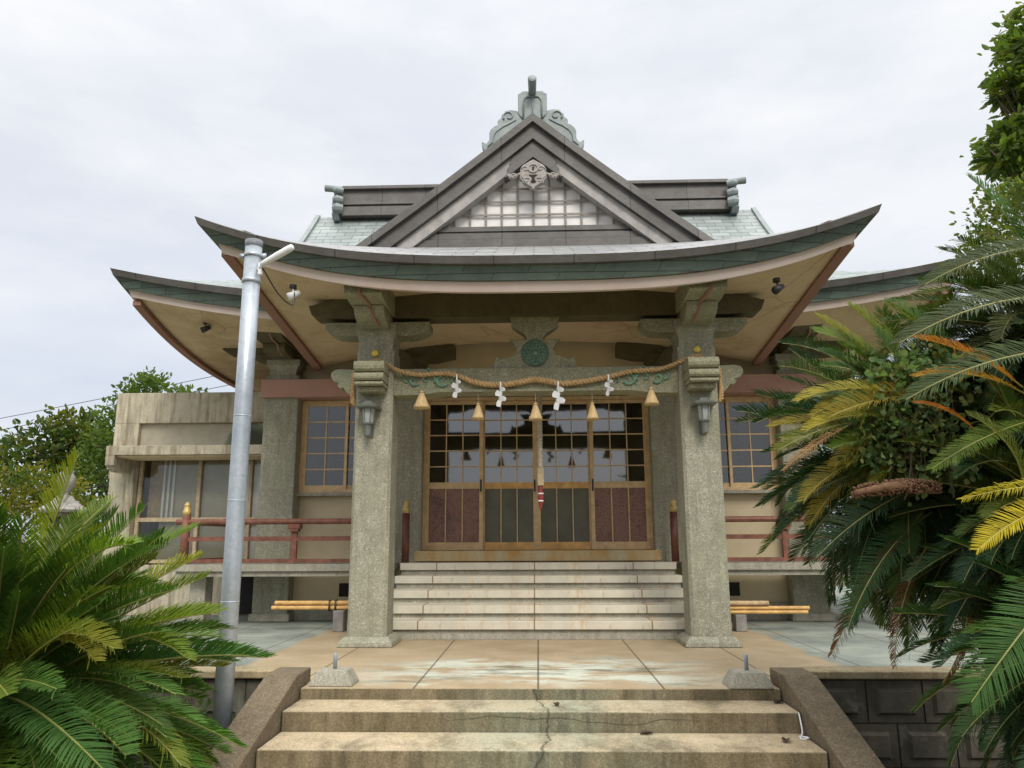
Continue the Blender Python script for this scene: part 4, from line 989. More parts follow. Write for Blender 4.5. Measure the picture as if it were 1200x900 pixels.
tassel(-1.185, 2.55, .083, .185, 7.835, 'large straw tassel at the left end of the beam beside the left pillar')
tassel(-.60, 2.425, .062, .17, TY, 'straw tassel between the two left doors below the beam')
tassel(.0, 2.42, .07, .18, TY, 'centre straw tassel hanging beside the bell rope')
tassel(.59, 2.42, .063, .18, TY, 'straw tassel in front of the seam between the two right doors')
tassel(1.195, 2.56, .074, .18, 7.835, 'straw tassel at the right end of the beam beside the right pillar')
br = thing('bell_rope', (.045, 8.5, 1.37), 'braided grey bell rope with wooden sleeve and red tassel in the doorway', 'bell rope')
m = MB(True); twisted(m, [(.045, 8.5, 1.80 + i * .02) for i in range(88)], .015, .11, 3, 1.05); m.build('cord', m_simple('grey_cord', (.48, .42, .33), .85, .3, 40), br)
MB().box(.012, .082, 8.465, 8.535, 1.60, 1.80).build('wooden_sleeve', M['wood'], br, bevel=.006)
m = MB(True); m.lathe([(.020, .23), (.026, .205), (.020, .19), (.034, .16), (.030, .13), (.037, .11), (.026, .085), (.030, .06), (.020, .03), (.014, -.01), (.005, -.03)][::-1], (.045, 8.5, 1.365), 16); m.build('red_tassel', M['redcloth'], br)
m = MB(True); m.lathe([(.033, .142), (.035, .15), (.033, .158)], (.045, 8.5, 1.365), 16); m.lathe([(.029, .062), (.031, .07), (.029, .078)], (.045, 8.5, 1.365), 16); m.build('white_band', M['paper'], br)
m = MB(True); m.lathe([(.01, -.09), (.07, -.06), (.09, 0), (.07, .06), (.02, .09)], (.045, 8.5, 3.47), 16); m.build('bell', M['gold'], br)

# wall lanterns on the pillars
def lantern(x, lab):
    t_ = thing('wall_lantern', (x, 7.70, 2.08), lab, 'wall lantern', 'lanterns on the porch pillars'); y = 7.685
    c = MB(); rings = []
    for hw, z in ((.105, 2.335), (.118, 2.350), (.085, 2.372), (.055, 2.385), (.035, 2.41), (.012, 2.42)): rings.append([(x - hw, y - hw, z), (x + hw, y - hw, z), (x + hw, y + hw * .9, z), (x - hw, y + hw * .9, z)])
    c.sweep(rings); c.build('cap', M['lampmetal'], t_)
    g_ = MB(); n = 6
    rings = [[(x + r * cos(2 * pi * k / n), y + r * sin(2 * pi * k / n), z) for k in range(n)] for r, z in ((.048, 2.19), (.068, 2.334))]
    g_.sweep(rings); g_.build('glass_shade', M['lampglass'], t_)
    f_ = MB()
    for k in range(n):
        a = 2 * pi * k / n; f_.tube([(x + .049 * cos(a), y + .049 * sin(a), 2.19), (x + .069 * cos(a), y + .069 * sin(a), 2.334)], .006, 5)
    f_.lathe([(.055, 0), (.058, .012), (.05, .02)], (x, y, 2.175), 12); f_.lathe([(.012, -.13), (.03, -.115), (.034, -.05), (.04, 0)], (x, y, 2.175), 10)
    f_.box(x - .02, x + .02, y, 7.797, 2.10, 2.14); f_.box(x - .035, x + .035, 7.78, 7.799, 2.06, 2.20)
    f_.build('bracket', M['lampmetal'], t_)
lantern(-1.705, 'small grey metal wall lantern on the left porch pillar'); lantern(1.695, 'small grey metal wall lantern on the right porch pillar')

# ------------------------------------------------------------------ steel pole with lamp
PX, PY = -2.03, 5.2
t_ = thing('steel_pole', (PX, PY, -.9), 'tall galvanised steel pole with a white tube lamp left of the steps', 'pole')
m = MB(True); m.tube([(PX, PY, -.92), (PX, PY, .9), (PX, PY, 2.0), (PX, PY, 3.10)], .060, 24); m.build('pipe', M['galv'], t_)
m = MB(True)
for z in (.62, 1.28, 1.86): m.lathe([(.0605, -.004), (.0625, 0), (.0605, .004)], (PX, PY, z), 24)
m.build('seam_ring', M['galv'], t_)
m = MB(True); m.lathe([(.060, 0), (.063, .004), (.063, .05), (.055, .052)], (PX, PY, 3.10), 24); m.build('top_cap', m_simple('dark_cap', (.16, .17, .19), .5, .2), t_)
m = MB(True)
for z in (3.035, ): m.lathe([(.061, -.012), (.067, -.010), (.067, .010), (.061, .012)], (PX, PY, z), 24)
m.box(PX - .095, PX - .056, PY - .012, PY + .012, 3.02, 3.05); m.box(PX + .056, PX + .095, PY - .012, PY + .012, 3.02, 3.05); m.build('clamp', M['galv'], t_)
MB(True).lathe([(.061, -.016), (.0675, -.013), (.0675, .013), (.061, .016)], (PX, PY, 2.842), 24).build('clamp', M['galv'], t_)
m = MB(True); d0, d1 = Vector((PX + .085, PY - .06, 2.945)), Vector((PX + .33, PY - .12, 3.055))
m.tube([d0 + (d1 - d0) * q for q in (0, .06, .2, .5, .9, .98, 1)], [.014, .020, .022, .025, .025, .021, .010], 14); m.build('tube_lamp', M['whiteplastic'], t_)
m = MB(); m.tube([(PX + .055, PY - .03, 2.92), (PX + .10, PY - .06, 2.945)], .014, 8); m.box(PX + .06, PX + .085, PY - .05, PY - .02, 2.88, 2.97); m.build('lamp_arm', M['whiteplastic'], t_)
def spot(x, y, z, lab, white=False):
    t_ = thing('eave_spotlight', (x, y, z - .16), lab, 'spotlight', 'spotlights under the eaves')
    MB(True).lathe([(.035, -.015), (.035, 0.02)], (x, y, z), 12).build('mount', M['darkmetal'], t_)
    m = MB(True); m.tube([(x, y, z - .01), (x + .01, y - .01, z - .06)], .010, 6); m.tube([(x + .06, y + .02, z - .05), (x - .03, y - .03, z - .11)], [.026, .042], 12); m.build('lamp_head', M['whiteplastic'] if white else M['darkmetal'], t_)
spot(-2.36, 7.1, 3.45, 'white spotlight under the porch eave beside the steel pole', True); spot(-4.22, 9.35, 3.765, 'black spotlight under the far left main eave'); spot(2.34, 7.15, 3.46, 'black spotlight under the porch eave on the right')
m = MB(True); m.tube(catmull([(PX + .09, PY - .05, 2.93), (-1.93, 5.5, 2.84), (-2.05, 6.2, 2.98), (-2.33, 7.06, 3.38)], 10), .006, 6)
tag(m.build('lamp_cable', M['darkmetal']), 'thin black cable from the pole lamp to the white eave spotlight', 'cable')

# ------------------------------------------------------------------ concrete post bases, wire, leaves, bamboo
def post_base(x, y, lab):
    t_ = thing('post_base', (x, y, 0), lab, 'post base', 'concrete post bases on the terrace edge')
    m = MB(); m.sweep([[(x - a, y - b, z), (x + a, y - b, z), (x + a, y + b, z), (x - a, y + b, z)] for a, b, z in ((.155, .125, .001), (.145, .115, .03), (.105, .085, .105))]); m.build('block', M['neutral'], t_, bevel=.008)
    m = MB(True); m.tube([(x, y, .10), (x, y, .205), (x, y, .212)], [.014, .014, .009], 10); m.build('stub_post', m_simple('blue_grey_steel', (.28, .32, .36), .45, .2), t_)
post_base(-1.47, 5.82, 'low concrete post base with steel stub, on the terrace edge near the pole'); post_base(1.47, 5.76, 'low concrete post base with steel stub, on the terrace edge near the large cycads')
m = MB(True); m.tube(catmull([(1.655, 5.262, -.075), (1.652, 5.235, -.10), (1.640, 5.17, -.17), (1.61, 5.12, -.190), (1.63, 5.09, -.190), (1.66, 5.12, -.189), (1.61, 5.15, -.189)], 8), .005, 6); tag(m.build('white_wire', M['whiteplastic']), 'short white wire lying at the right end of the second step', 'wire')
leafm = m_simple('fallen_leaf', (.07, .045, .03), .8, .3, 30)
for x, y, z, a, sc, lab in ((.68, 5.21, -.194, .3, .045, 'dark dry leaf in the middle right of the second step'), (1.50, 5.05, -.194, 1.2, .05, 'dark dry leaf near the white wire on the second step'), (1.62, 5.56, -.071, .7, .05, 'dry leaf at the right end of the top step'), (.12, 5.45, -.071, 2, .035, 'small ochre leaf in the middle of the top step')):
    m = MB(); n = 10
    m.add([(x + sc * cos(2 * pi * k / n) * cos(a) - sc * .5 * sin(2 * pi * k / n) * sin(a), y + sc * cos(2 * pi * k / n) * sin(a) + sc * .5 * sin(2 * pi * k / n) * cos(a), z + .004 + .018 * abs(sin(2 * pi * k / n))) for k in range(n)] + [(x, y, z + .002)], [(k, (k + 1) % n, n) for k in range(n)])
    tag(m.build('fallen_leaf', leafm), lab, 'leaf', 'dry leaves on the steps')
def bamboo(x0, x1, y, z, r, mat, lab, grp):
    m = MB(True); path = []; rad = []; n = 9
    for i in range(n):
        x = x0 + (x1 - x0) * i / (n - 1)
        for dx, k in ((-.012, 1.0), (-.004, 1.10), (.004, 1.10), (.012, 1.0)):
            if x0 <= x + dx <= x1: path.append((x + dx, y, z)); rad.append(r * k)
    m.tube(path, rad, 12); return tag(m.build('bamboo_pole', mat), lab, 'bamboo pole', grp)
bamboo(-3.05, -1.92, 9.15, .315, .024, M['bamboo'], 'upper golden bamboo pole bound with black bands left of the porch pillar', 'bamboo poles left')
bamboo(-3.08, -1.92, 9.13, .262, .023, M['bamboo'], 'lower golden bamboo pole bound with black bands left of the porch pillar', 'bamboo poles left')
bamboo(1.92, 2.62, 9.13, .305, .026, M['bamboopale'], 'short pale bamboo pole on top of the bundle right of the porch pillar', 'bamboo poles right')
bamboo(1.92, 3.08, 9.15, .250, .022, M['bamboo'], 'long upper golden bamboo pole right of the porch pillar', 'bamboo poles right')
bamboo(1.92, 3.05, 9.12, .207, .020, M['bamboo'], 'long lowest golden bamboo pole right of the porch pillar', 'bamboo poles right')
m = MB(True)
for x in (-2.40, -2.33): m.tube([(x, 9.10, .235), (x, 9.10, .34), (x, 9.18, .345), (x, 9.18, .235), (x, 9.10, .232)], .011, 6)
tag(m.build('black_binding', M['darkmetal']), 'black tape binding the left bamboo poles together', 'binding')
for s, z in ((-1, .235), (1, .184)):
    for xx in (2.0, 2.28):
        m = MB(); m.box(s * xx - .06, s * xx + .06, 9.05, 9.24, .002, z)
        tag(m.build('support_block', M['graystone'], bevel=.008), 'grey block propping the %s bamboo poles, %s the porch pillar' % ('left' if s < 0 else 'right', 'close behind' if xx < 2.1 else 'just beside'), 'block')

# ------------------------------------------------------------------ cycads
def frond_mesh(name, L, bend, seed, wid=.15, n=100, keel=.55, droop=.5, fwd=.55, petiole=.10, sparse=0.0, lw=.0031, side=0):
    r = random.Random(seed); m = MB()
    K = 22; cv = []
    p = Vector((0, 0, 0)); a = 0
    for i in range(K + 1):
        q = i / K; ang = -bend * (q ** 1.35); cv.append((p + Vector((0, side * q * q, 0)), ang)); p = p + Vector((cos(ang), 0, sin(ang))) * (L / K)
    def at_(q):
        f = q * K; i = min(int(f), K - 1); k = f - i; return cv[i][0].lerp(cv[i + 1][0], k), cv[i][1] * (1 - k) + cv[i + 1][1] * k
    m.tube([c_[0] for c_ in cv[::2]], [L * .0062 * (1 - .8 * i / (K // 2)) + .001 for i in range(K // 2 + 1)], 5, mi=1)
    for i in range(n):
        q = petiole + (1 - petiole) * (i + .5) / n
        pos, ang = at_(q); T_ = Vector((cos(ang), 0, sin(ang))); U = Vector((-sin(ang), 0, cos(ang)))
        s0 = (q - petiole) / (1 - petiole)
        ll = wid * min(1, .30 + 2.4 * s0) * (1 - .22 * max(0, s0 - .4) / .6 - .42 * max(0, s0 - .82) / .18) * r.uniform(.86, 1.12)
        sweep = fwd + .38 * s0 ** 2 + r.uniform(-.06, .06)
        for sd in (-1, 1):
            if r.random() < sparse: continue
            kk = keel * r.uniform(.75, 1.3)
            d = (Vector((0, sd, 0)) * cos(kk) + U * sin(kk)) * cos(sweep) + T_ * sin(sweep)
            d.normalize(); nn = d.cross(T_).normalized() * 1.0
            wdir = T_ - d * T_.dot(d); wdir.normalize()
            b0 = pos; b1 = pos + d * ll * .45 - U * ll * .03 * droop; b2 = pos + d * ll * .80 - U * ll * .14 * droop; b3 = pos + d * ll - U * ll * .27 * droop
            h = lw * r.uniform(.85, 1.15)
            if r.random() < .05: d = (d + T_ * r.uniform(-.5, .4) - U * r.uniform(0, .6)).normalized(); b1 = pos + d * ll * .45; b2 = pos + d * ll * .75 - U * ll * .12; b3 = pos + d * ll * .9 - U * ll * .3
            m.add([b0 - wdir * h * .6, b0 + wdir * h * .6, b1 + wdir * h, b1 - wdir * h, b2 + wdir * h * .75, b2 - wdir * h * .75, b3], [(0, 1, 2, 3), (3, 2, 4, 5), (5, 4, 6)])
    me = bpy.data.meshes.new(name); me.from_pydata([tuple(v_) for v_ in m.v], [], m.f); me.materials.append(M['frond']); me.materials.append(M['rachis']); me.polygons.foreach_set('material_index', m.mi); me.update()
    return me
FV = {}
frv = random.Random(404)
def fvar(kind):
    base_kind = kind; kind = (kind, frv.randrange(3))
    if kind not in FV:
        bend, seed, kw = {'a': (.55, 1, {}), 'b': (.9, 2, dict(droop=.8)), 'c': (1.25, 3, dict(keel=.65)), 'd': (.35, 4, dict(keel=.75, droop=.3)), 'e': (.75, 5, dict(keel=.45, wid=.15)),
                         'curl': (1.5, 6, dict(keel=.9, wid=.15, droop=.3)), 'dead': (.7, 7, dict(keel=.9, wid=.13, droop=2.0, sparse=.12)), 'flat': (.5, 8, dict(keel=.25, wid=.19, droop=.5))}[base_kind]; seed += 20 * kind[1]; kw = dict(dict(sparse=.03, side=(-.12, .10, .03)[kind[1]]), **kw)
        FV[kind] = (frond_mesh('frond', 1.0, bend, seed, **kw), bend)
    return FV[kind]
def put_frond(parent, kind, start, direction, up, L, color, roll=0, name='frond'):
    me, bend = fvar(kind); o = bpy.data.objects.new(name, me); COL.objects.link(o); o.parent = parent
    x = Vector(direction).normalized(); z = Vector(up); z = (z - x * z.dot(x)); z = z.normalized() if z.length > 1e-4 else Vector((0, 1, 0)); y = z.cross(x)
    Mx = Matrix((x, y, z)).transposed().to_4x4()
    o.matrix_local = Matrix.Translation(Vector(start) - ORIG[parent]) @ Mx @ Matrix.Rotation(roll, 4, 'X') @ Matrix.Diagonal((L, L, L, 1)).to_4x4()
    o.color = (*color, 1); return o
GREENS = [(.055, .125, .022), (.075, .150, .024), (.095, .165, .022), (.048, .110, .025), (.12, .175, .020), (.14, .18, .016)]
def head(parent, c, n, L, e_hi, e_lo, seed, az0=0, az1=2 * pi, kinds='abcde', cols=GREENS, bright_in=True, limit=None, name='frond'):
    r = random.Random(seed); k = 0
    for i in range(n):
        q = (i + .5) / n; az = (az0 + (i * 2.39996) % (2 * pi) / (2 * pi) * (az1 - az0)) + r.uniform(-.15, .15)
        el = e_hi + (e_lo - e_hi) * (q ** .85) + r.uniform(-.12, .12)
        d = Vector((cos(az) * cos(el), sin(az) * cos(el), sin(el)))
        h = Vector((cos(az), sin(az), 0)); up = h * -sin(el) + Vector((0, 0, 1)) * cos(el)
        st = Vector(c) + h * .06 + Vector((0, 0, .03 - .10 * q))
        if q < .45 and bright_in: col = r.choice([(.130, .180, .018), (.155, .190, .016), (.100, .165, .020)]); kind = r.choice('aedcd')
        else: col = r.choice(cols); kind = r.choice(kinds)
        put_frond(parent, kind, st, d, up, L * (.93 if q < .4 and bright_in else 1) * r.uniform(.85, 1.12), tuple(x * r.uniform(.85, 1.15) for x in col), r.uniform(-.35, .35), name)
def frond_mass(parent, c, n, L, e_hi, e_lo, seed, az0, az1, col, kinds='abce'):
    # the many further fronds deep in the crown, as one mesh
    r = random.Random(seed); V = []; F = []; MI = []
    for i in range(n):
        az = r.uniform(az0, az1); el = r.uniform(e_lo, e_hi); h = Vector((cos(az), sin(az), 0)); d = h * cos(el) + Vector((0, 0, sin(el))); up = h * -sin(el) + Vector((0, 0, cos(el)))
        me, bend = fvar(r.choice(kinds)); q = r.uniform(-.4, .4); y = up.cross(d); y, z = y * cos(q) + up * sin(q), up * cos(q) - y * sin(q); l = L * r.uniform(.75, 1.08)
        st = Vector(c) + h * .05 + Vector((0, 0, r.uniform(-.08, .03))) - ORIG[parent]; o = len(V)
        V += [tuple(st + (d * v.co.x + y * v.co.y + z * v.co.z) * l) for v in me.vertices]; F += [tuple(k + o for k in p.vertices) for p in me.polygons]; MI += [p.material_index for p in me.polygons]
    me = bpy.data.meshes.new('crown_fronds'); me.from_pydata(V, [], F); me.materials.append(M['frond']); me.materials.append(M['rachis']); me.polygons.foreach_set('material_index', MI); me.update()
    o = bpy.data.objects.new('crown_fronds', me); COL.objects.link(o); o.parent = parent; o.color = (*col, 1); o['kind'] = 'stuff'; return o
def cycad_trunk(parent, pts, r0, r1):
    m = MB(); pts = catmull(pts, 10); n = 14; L = 0
    rg_ = random.Random(3); rads = []
    m.tube(pts, [r0 + (r1 - r0) * i / (len(pts) - 1) for i in range(len(pts))], n)
    for i in range(0, len(pts) * 16):     # old leaf bases
        q = rg_.random(); f = q * (len(pts) - 1); k = int(f); p_ = pts[k].lerp(pts[min(k + 1, len(pts) - 1)], f - k); a = rg_.random() * 2 * pi; rr = r0 + (r1 - r0) * q
        d = Vector((cos(a), sin(a), .6)).normalized(); b = p_ + Vector((cos(a), sin(a), 0)) * rr * .9
        m.tube([b, b + d * .05], [.022, .012], 5)
    m.build('trunk', M['bark'], parent)

CL = thing('cycad', (-2.72, 4.0, -.9), 'low broad green cycad with arching fronds in front of the steel pole', 'cycad')
cycad_trunk(CL, [(-2.72, 4.0, -.95), (-2.72, 4.0, -.3), (-2.72, 4.0, .28)], .17, .19)
head(CL, (-2.74, 4.0, .28), 99, 1.15, R(84), R(-26), 11, R(-120), R(115), 'adeab', GREENS, True)

frond_mass(CL, (-2.74, 4.0, .26), 90, 1.12, R(72), R(-35), 77, R(-100), R(100), (.060, .125, .022), 'adea')
# right hand cycads
DARK = [(.030, .060, .026), (.026, .055, .026), (.045, .085, .022), (.055, .095, .022), (.10, .12, .022)]
CA = thing('cycad', (2.75, 4.9, -.9), 'broad drooping cycad with brown and orange fronds beside the hall window', 'cycad')
cycad_trunk(CA, [(2.95, 4.9, -.95), (2.9, 4.95, .2), (2.60, 4.9, 1.0), (2.42, 4.85, 1.50)], .15, .17)
head(CA, (2.38, 4.85, 1.52), 88, .98, R(78), R(-70), 21, R(75), R(300), cols=DARK, bright_in=False)
ORG, YEL, BRN, TAN = (.30, .115, .015), (.32, .26, .022), (.13, .06, .028), (.30, .19, .10)
def special(parent, start, end, col, kind='e', up=(0, 0, 1), roll=0, name='dead_frond', L=None):
    a, b = Vector(start), Vector(end); d = b - a; me, bend = fvar(kind); x = d.normalized(); z = Vector(up); z = (z - x * z.dot(x)).normalized()
    tilt = bend * .42; put_frond(parent, kind, a, x * cos(tilt) + z * sin(tilt), z * cos(tilt) - x * sin(tilt), L or d.length * 1.06, col, roll, name)
for a_, b_, c_, k_, u_ in (((2.36, 3.72, 1.72), (1.86, 3.60, 1.90), (.46, .17, .015), 'a', (0, -.6, .8)), ((2.36, 3.70, 1.68), (1.84, 3.58, 1.72), (.40, .20, .02), 'e', (0, -.5, .8)), ((2.14, 3.75, 1.50), (1.84, 3.68, 1.62), (.46, .14, .015), 'e', (0, -.5, .8)),
                           ((2.05, 4.05, 1.58), (1.38, 3.95, 1.57), (.30, .25, .025), 'e', (0, -.5, .9)), ((2.05, 4.05, 1.68), (1.36, 3.95, 1.70), (.26, .22, .03), 'b', (0, -.5, .9)), ((1.62, 4.0, 1.58), (1.30, 3.92, 1.33), (.40, .24, .12), 'dead', (0, -.6, .8)),
                           ((2.10, 4.3, 1.15), (1.62, 4.18, .42), BRN, 'dead', (-.8, -.5, 0)), ((2.08, 4.25, .97), (1.80, 4.15, .40), BRN, 'dead', (-.8, -.5, 0)), ((2.18, 4.1, 1.0), (1.97, 4.0, .34), (.17, .085, .035), 'dead', (.8, -.5, 0))):
    special(CA, a_, b_, c_, k_, u_)
m = MB(True); m.tube(catmull([(1.98, 3.88, 1.25), (1.84, 3.85, 1.262), (1.70, 3.83, 1.252), (1.56, 3.83, 1.225)], 8), [.016 + .010 * sin(pi * min(1, i / 24 + .12)) for i in range(25)], 10)
rr = random.Random(5)
for i in range(420):
    q = rr.random(); a = rr.random() * 2 * pi; x = 1.98 - .42 * q; z = 1.25 + .05 * q - .075 * q * q; r_ = .018 + .007 * sin(pi * q)
    m.tube([(x, 3.85 + r_ * cos(a), z + r_ * sin(a)), (x - .010, 3.85 + (r_ + .014) * cos(a), z + (r_ + .014) * sin(a))], [.007, .004], 4)
m.build('seed_cone', m_simple('brown_cone', (.16, .085, .045), .9, .35, 40), CA)
CB = thing('cycad', (3.05, 4.2, -.9), 'tallest cycad at the right edge with long drooping grey-green fronds', 'cycad')
cycad_trunk(CB, [(3.25, 4.3, -.95), (3.25, 4.3, 1.0), (2.98, 4.22, 2.10)], .15, .16)
head(CB, (2.97, 4.22, 2.08), 98, .88, R(70), R(-60), 31, R(70), R(300), cols=[(.060, .080, .035), (.055, .075, .030), (.075, .095, .030), (.05, .085, .02)], bright_in=False)
CD = thing('cycad', (2.75, 4.0, -.9), 'middle cycad with one bright yellow frond below the tallest one', 'cycad')
cycad_trunk(CD, [(3.05, 4.1, -.95), (3.0, 4.1, .4), (2.72, 4.05, 1.12)], .14, .15)
head(CD, (2.70, 4.03, 1.16), 90, .85, R(70), R(-65), 51, R(80), R(300), cols=DARK, bright_in=False)
special(CD, (2.36, 3.45, 1.15), (1.80, 3.32, 1.0), (.45, .36, .02), 'e', (0, -.7, .7)); special(CD, (2.36, 3.42, 1.22), (1.84, 3.3, 1.12), (.38, .32, .02), 'dead', (0, -.7, .7)); special(CD, (2.62, 3.7, 1.55), (2.30, 3.55, 1.22), (.24, .15, .09), 'dead', (-.5, -.7, .4))
CC = thing('cycad', (2.85, 3.8, -.9), 'short cycad at the lower right corner with wide dark fronds', 'cycad')
cycad_trunk(CC, [(2.75, 3.9, -.95), (2.72, 3.85, 0), (2.68, 3.8, .45)], .15, .16)
head(CC, (2.66, 3.8, .50), 90, .80, R(62), R(-75), 41, R(80), R(300), cols=[(.030, .066, .022), (.038, .080, .022), (.050, .095, .022)], bright_in=False)

frond_mass(CA, (2.38, 4.85, 1.50), 100, .95, R(60), R(-75), 78, R(100), R(290), (.032, .068, .024))
frond_mass(CB, (2.97, 4.22, 2.06), 120, .84, R(50), R(-60), 79, R(90), R(290), (.048, .075, .028))
frond_mass(CD, (2.70, 4.03, 1.14), 90, .80, R(60), R(-70), 80, R(90), R(290), (.030, .062, .024))
frond_mass(CC, (2.66, 3.8, .48), 60, .80, R(60), R(-80), 81, R(90), R(290), (.024, .062, .024))
GG = (.075, .095, .042)
for a_, b_, k_, c_, L_ in (((2.85, 3.75, 2.40), (1.98, 3.58, 2.16), 'b', GG, None), ((2.75, 3.65, 2.12), (1.78, 3.46, 1.83), 'b', GG, None), ((2.65, 3.55, 1.84), (1.74, 3.38, 1.55), 'b', (.068, .095, .035), None), ((2.70, 4.0, 2.30), (2.42, 4.0, 2.93), 'a', (.05, .12, .03), None)):
    special(CB, a_, b_, c_, k_, (0, -.55, .85), 0, 'frond', L_)
rv = random.Random(91)
for i in range(34):
    a = rv.uniform(-.9, 1.35); q0 = Vector((2.15 + rv.uniform(-.1, .25), 4.25 + rv.uniform(-.1, .2), 1.62 + rv.uniform(-.15, .15))); l = rv.uniform(.55, .85)
    q1 = q0 + Vector((-cos(a) * l, rv.uniform(-.35, .05), sin(a) * l * .75 + .02)); special(CA, q0, q1, rv.choice([(.09, .15, .02), (.13, .17, .02), (.18, .18, .02), (.06, .12, .025), (.05, .10, .03), (.22, .17, .02)]), rv.choice('abe'), (0, -.6, .8), rv.uniform(-.3, .3), 'frond')
for a_, b_, k_, c_ in (((2.45, 4.45, 1.95), (1.80, 4.2, 1.80), 'e', (.075, .125, .02)), ((2.4, 4.5, 1.9), (1.62, 4.3, 1.75), 'b', (.10, .13, .02)), ((2.25, 4.4, 1.65), (1.36, 4.28, 1.50), 'e', (.13, .14, .02)), ((2.3, 4.4, 1.45), (1.42, 4.25, 1.22), 'a', (.03, .055, .03)), ((2.35, 4.35, 1.35), (1.45, 4.2, .98), 'a', (.035, .065, .03)), ((2.2, 4.4, 1.15), (1.55, 4.2, .62), 'b', (.03, .075, .025))):
    special(CA, a_, b_, c_, k_, (0, -.6, .8), 0, 'frond')
special(CD, (2.35, 3.65, 1.55), (1.85, 3.5, 1.28), (.10, .15, .02), 'e', (0, -.6, .8), 0, 'frond'); special(CD, (2.15, 3.5, 1.15), (1.86, 3.35, 1.50), (.10, .12, .02), 'c', (.6, -.6, .2), 0, 'frond')
special(CC, (2.35, 3.4, .95), (1.70, 3.25, .42), (.045, .105, .022), 'flat', (-.3, -.8, .5), 0, 'frond')

# ------------------------------------------------------------------ leafy plants
LEAFM = {}
def leafmat(name, c, trans=.42):
    if name not in LEAFM: LEAFM[name] = m_leaf(name, trans, .55, False, c, spec=.18)
    return LEAFM[name]
def leaf_mass(mb, rn, blobs, per, size, nm, fold=.25, aspect=.5, shell=.55, clump=12, spread=.22, down=0):
    """leaves in sprays spread through ellipsoids, denser near their skin"""
    for (cx, cy, cz, rx, ry, rz, n) in blobs:
        for k in range(n):
            d = Vector((rn.gauss(0, 1), rn.gauss(0, 1), rn.gauss(0, 1))).normalized(); q = shell + (1.05 - shell) * rn.random() ** .7
            c = Vector((cx + d.x * rx * q, cy + d.y * ry * q, cz + d.z * rz * q)); mi = rn.randrange(nm)
            ax = Vector((d.x, d.y, d.z + .3)).normalized()
            for j in range(clump):
                o = Vector((rn.gauss(0, 1), rn.gauss(0, 1), rn.gauss(0, .7))) * spread * min(rx, rz)
                p = c + o; L = size * rn.uniform(.6, 1.2); t_ = (ax + Vector((rn.gauss(0, .7), rn.gauss(0, .7), rn.gauss(0, .5) - down))).normalized()
                w = t_.cross(Vector((rn.gauss(0, 1), rn.gauss(0, 1), rn.gauss(0, 1)))).normalized(); n_ = w.cross(t_)
                h = L * aspect * .5; up = n_ * h * fold
                mb.add([p, p + t_ * L * .35 + w * h + up, p + t_ * L * .75 + w * h * .75 + up - n_ * L * .05, p + t_ * L - n_ * L * .12, p + t_ * L * .75 - w * h * .75 + up - n_ * L * .05, p + t_ * L * .35 - w * h + up, p + t_ * L * .5],
                       [(0, 1, 6), (1, 2, 6), (2, 3, 6), (3, 4, 6), (4, 5, 6), (5, 0, 6)], mi)
def tree(name, base, label, cat, blobs, size, cols, seed, r0=.16, clump=12, spread=.22, aspect=.5, group=None, down=0, shell=.55):
    rn = random.Random(seed); t_ = thing(name, base, label, cat, group); B_ = Vector(base)
    tops = [Vector(b[:3]) for b in blobs]; top = sum(tops, Vector()) / len(tops); fork = B_.lerp(Vector((top.x, top.y, min(b.z for b in tops))), .55)
    m = MB(True); m.tube(catmull([B_ - Vector((0, 0, .1)), B_.lerp(fork, .5) + Vector((.05, .03, 0)), fork], 6), [r0 * (1 - .4 * i / 12) for i in range(13)], 10)
    for b in tops:
        mid = fork.lerp(b, .5) + Vector((rn.uniform(-.1, .1), rn.uniform(-.1, .1), .1)); m.tube(catmull([fork, mid, b], 5), [r0 * .5 * (1 - .8 * i / 10) for i in range(11)], 7)
        for k in range(5):
            e = b + Vector((rn.uniform(-1, 1), rn.uniform(-1, 1), rn.uniform(-.6, 1))) * .55 * blobs[0][3]; m.tube([mid.lerp(b, rn.random()), e], [r0 * .16, r0 * .05], 5)
    m.build('trunk', M['bark'], t_)
    f = MB(); leaf_mass(f, rn, blobs, 0, size, len(cols), clump=clump, spread=spread, aspect=aspect, down=down, shell=shell)
    f.build('crown', [leafmat('%s_leaf_%d' % (name, i) if cat != 'tree' else 'leaf_%.3f_%.3f' % (c[0], c[1]), c) for i, c in enumerate(cols)], t_, recalc=False)
    return t_
G1, G2, G3, G4 = (.030, .060, .018), (.050, .095, .022), (.085, .140, .028), (.120, .160, .030)
tree('broadleaf_tree', (7.3, 9.2, -.9), 'tall broadleaf tree with drooping leafy boughs at the upper right edge', 'tree',
     [(6.42, 9.0, 6.95, .42, .5, .36, 105), (6.80, 9.1, 7.45, .5, .6, .5, 105), (6.12, 9.0, 5.85, .40, .5, .36, 96), (6.55, 9.0, 5.6, .45, .6, .40, 105), (6.80, 9.2, 6.4, .5, .7, .6, 135), (5.80, 8.9, 5.65, .20, .25, .16, 27), (6.08, 9.0, 6.62, .22, .25, .16, 30), (6.30, 9.0, 7.2, .2, .25, .16, 24), (7.6, 9.3, 6.8, .8, .8, 1.0, 90)],
     .15, [G3, (.10, .16, .035), G4, (.07, .12, .03)], 61, .14, clump=10, spread=.20, aspect=.42, down=.6)
tree('bushy_tree', (5.2, 7.4, -.9), 'bushy small-leaved tree rising behind the tallest cycad on the right', 'tree',
     [(4.72, 7.2, 4.0, .36, .5, .36, 80), (5.05, 7.3, 4.25, .45, .5, .40, 90), (4.45, 7.2, 3.72, .24, .4, .22, 40), (5.3, 7.4, 3.7, .6, .6, .6, 90)], .065, [G3, G4, (.13, .16, .06), G2], 62, .10, clump=14, spread=.25)
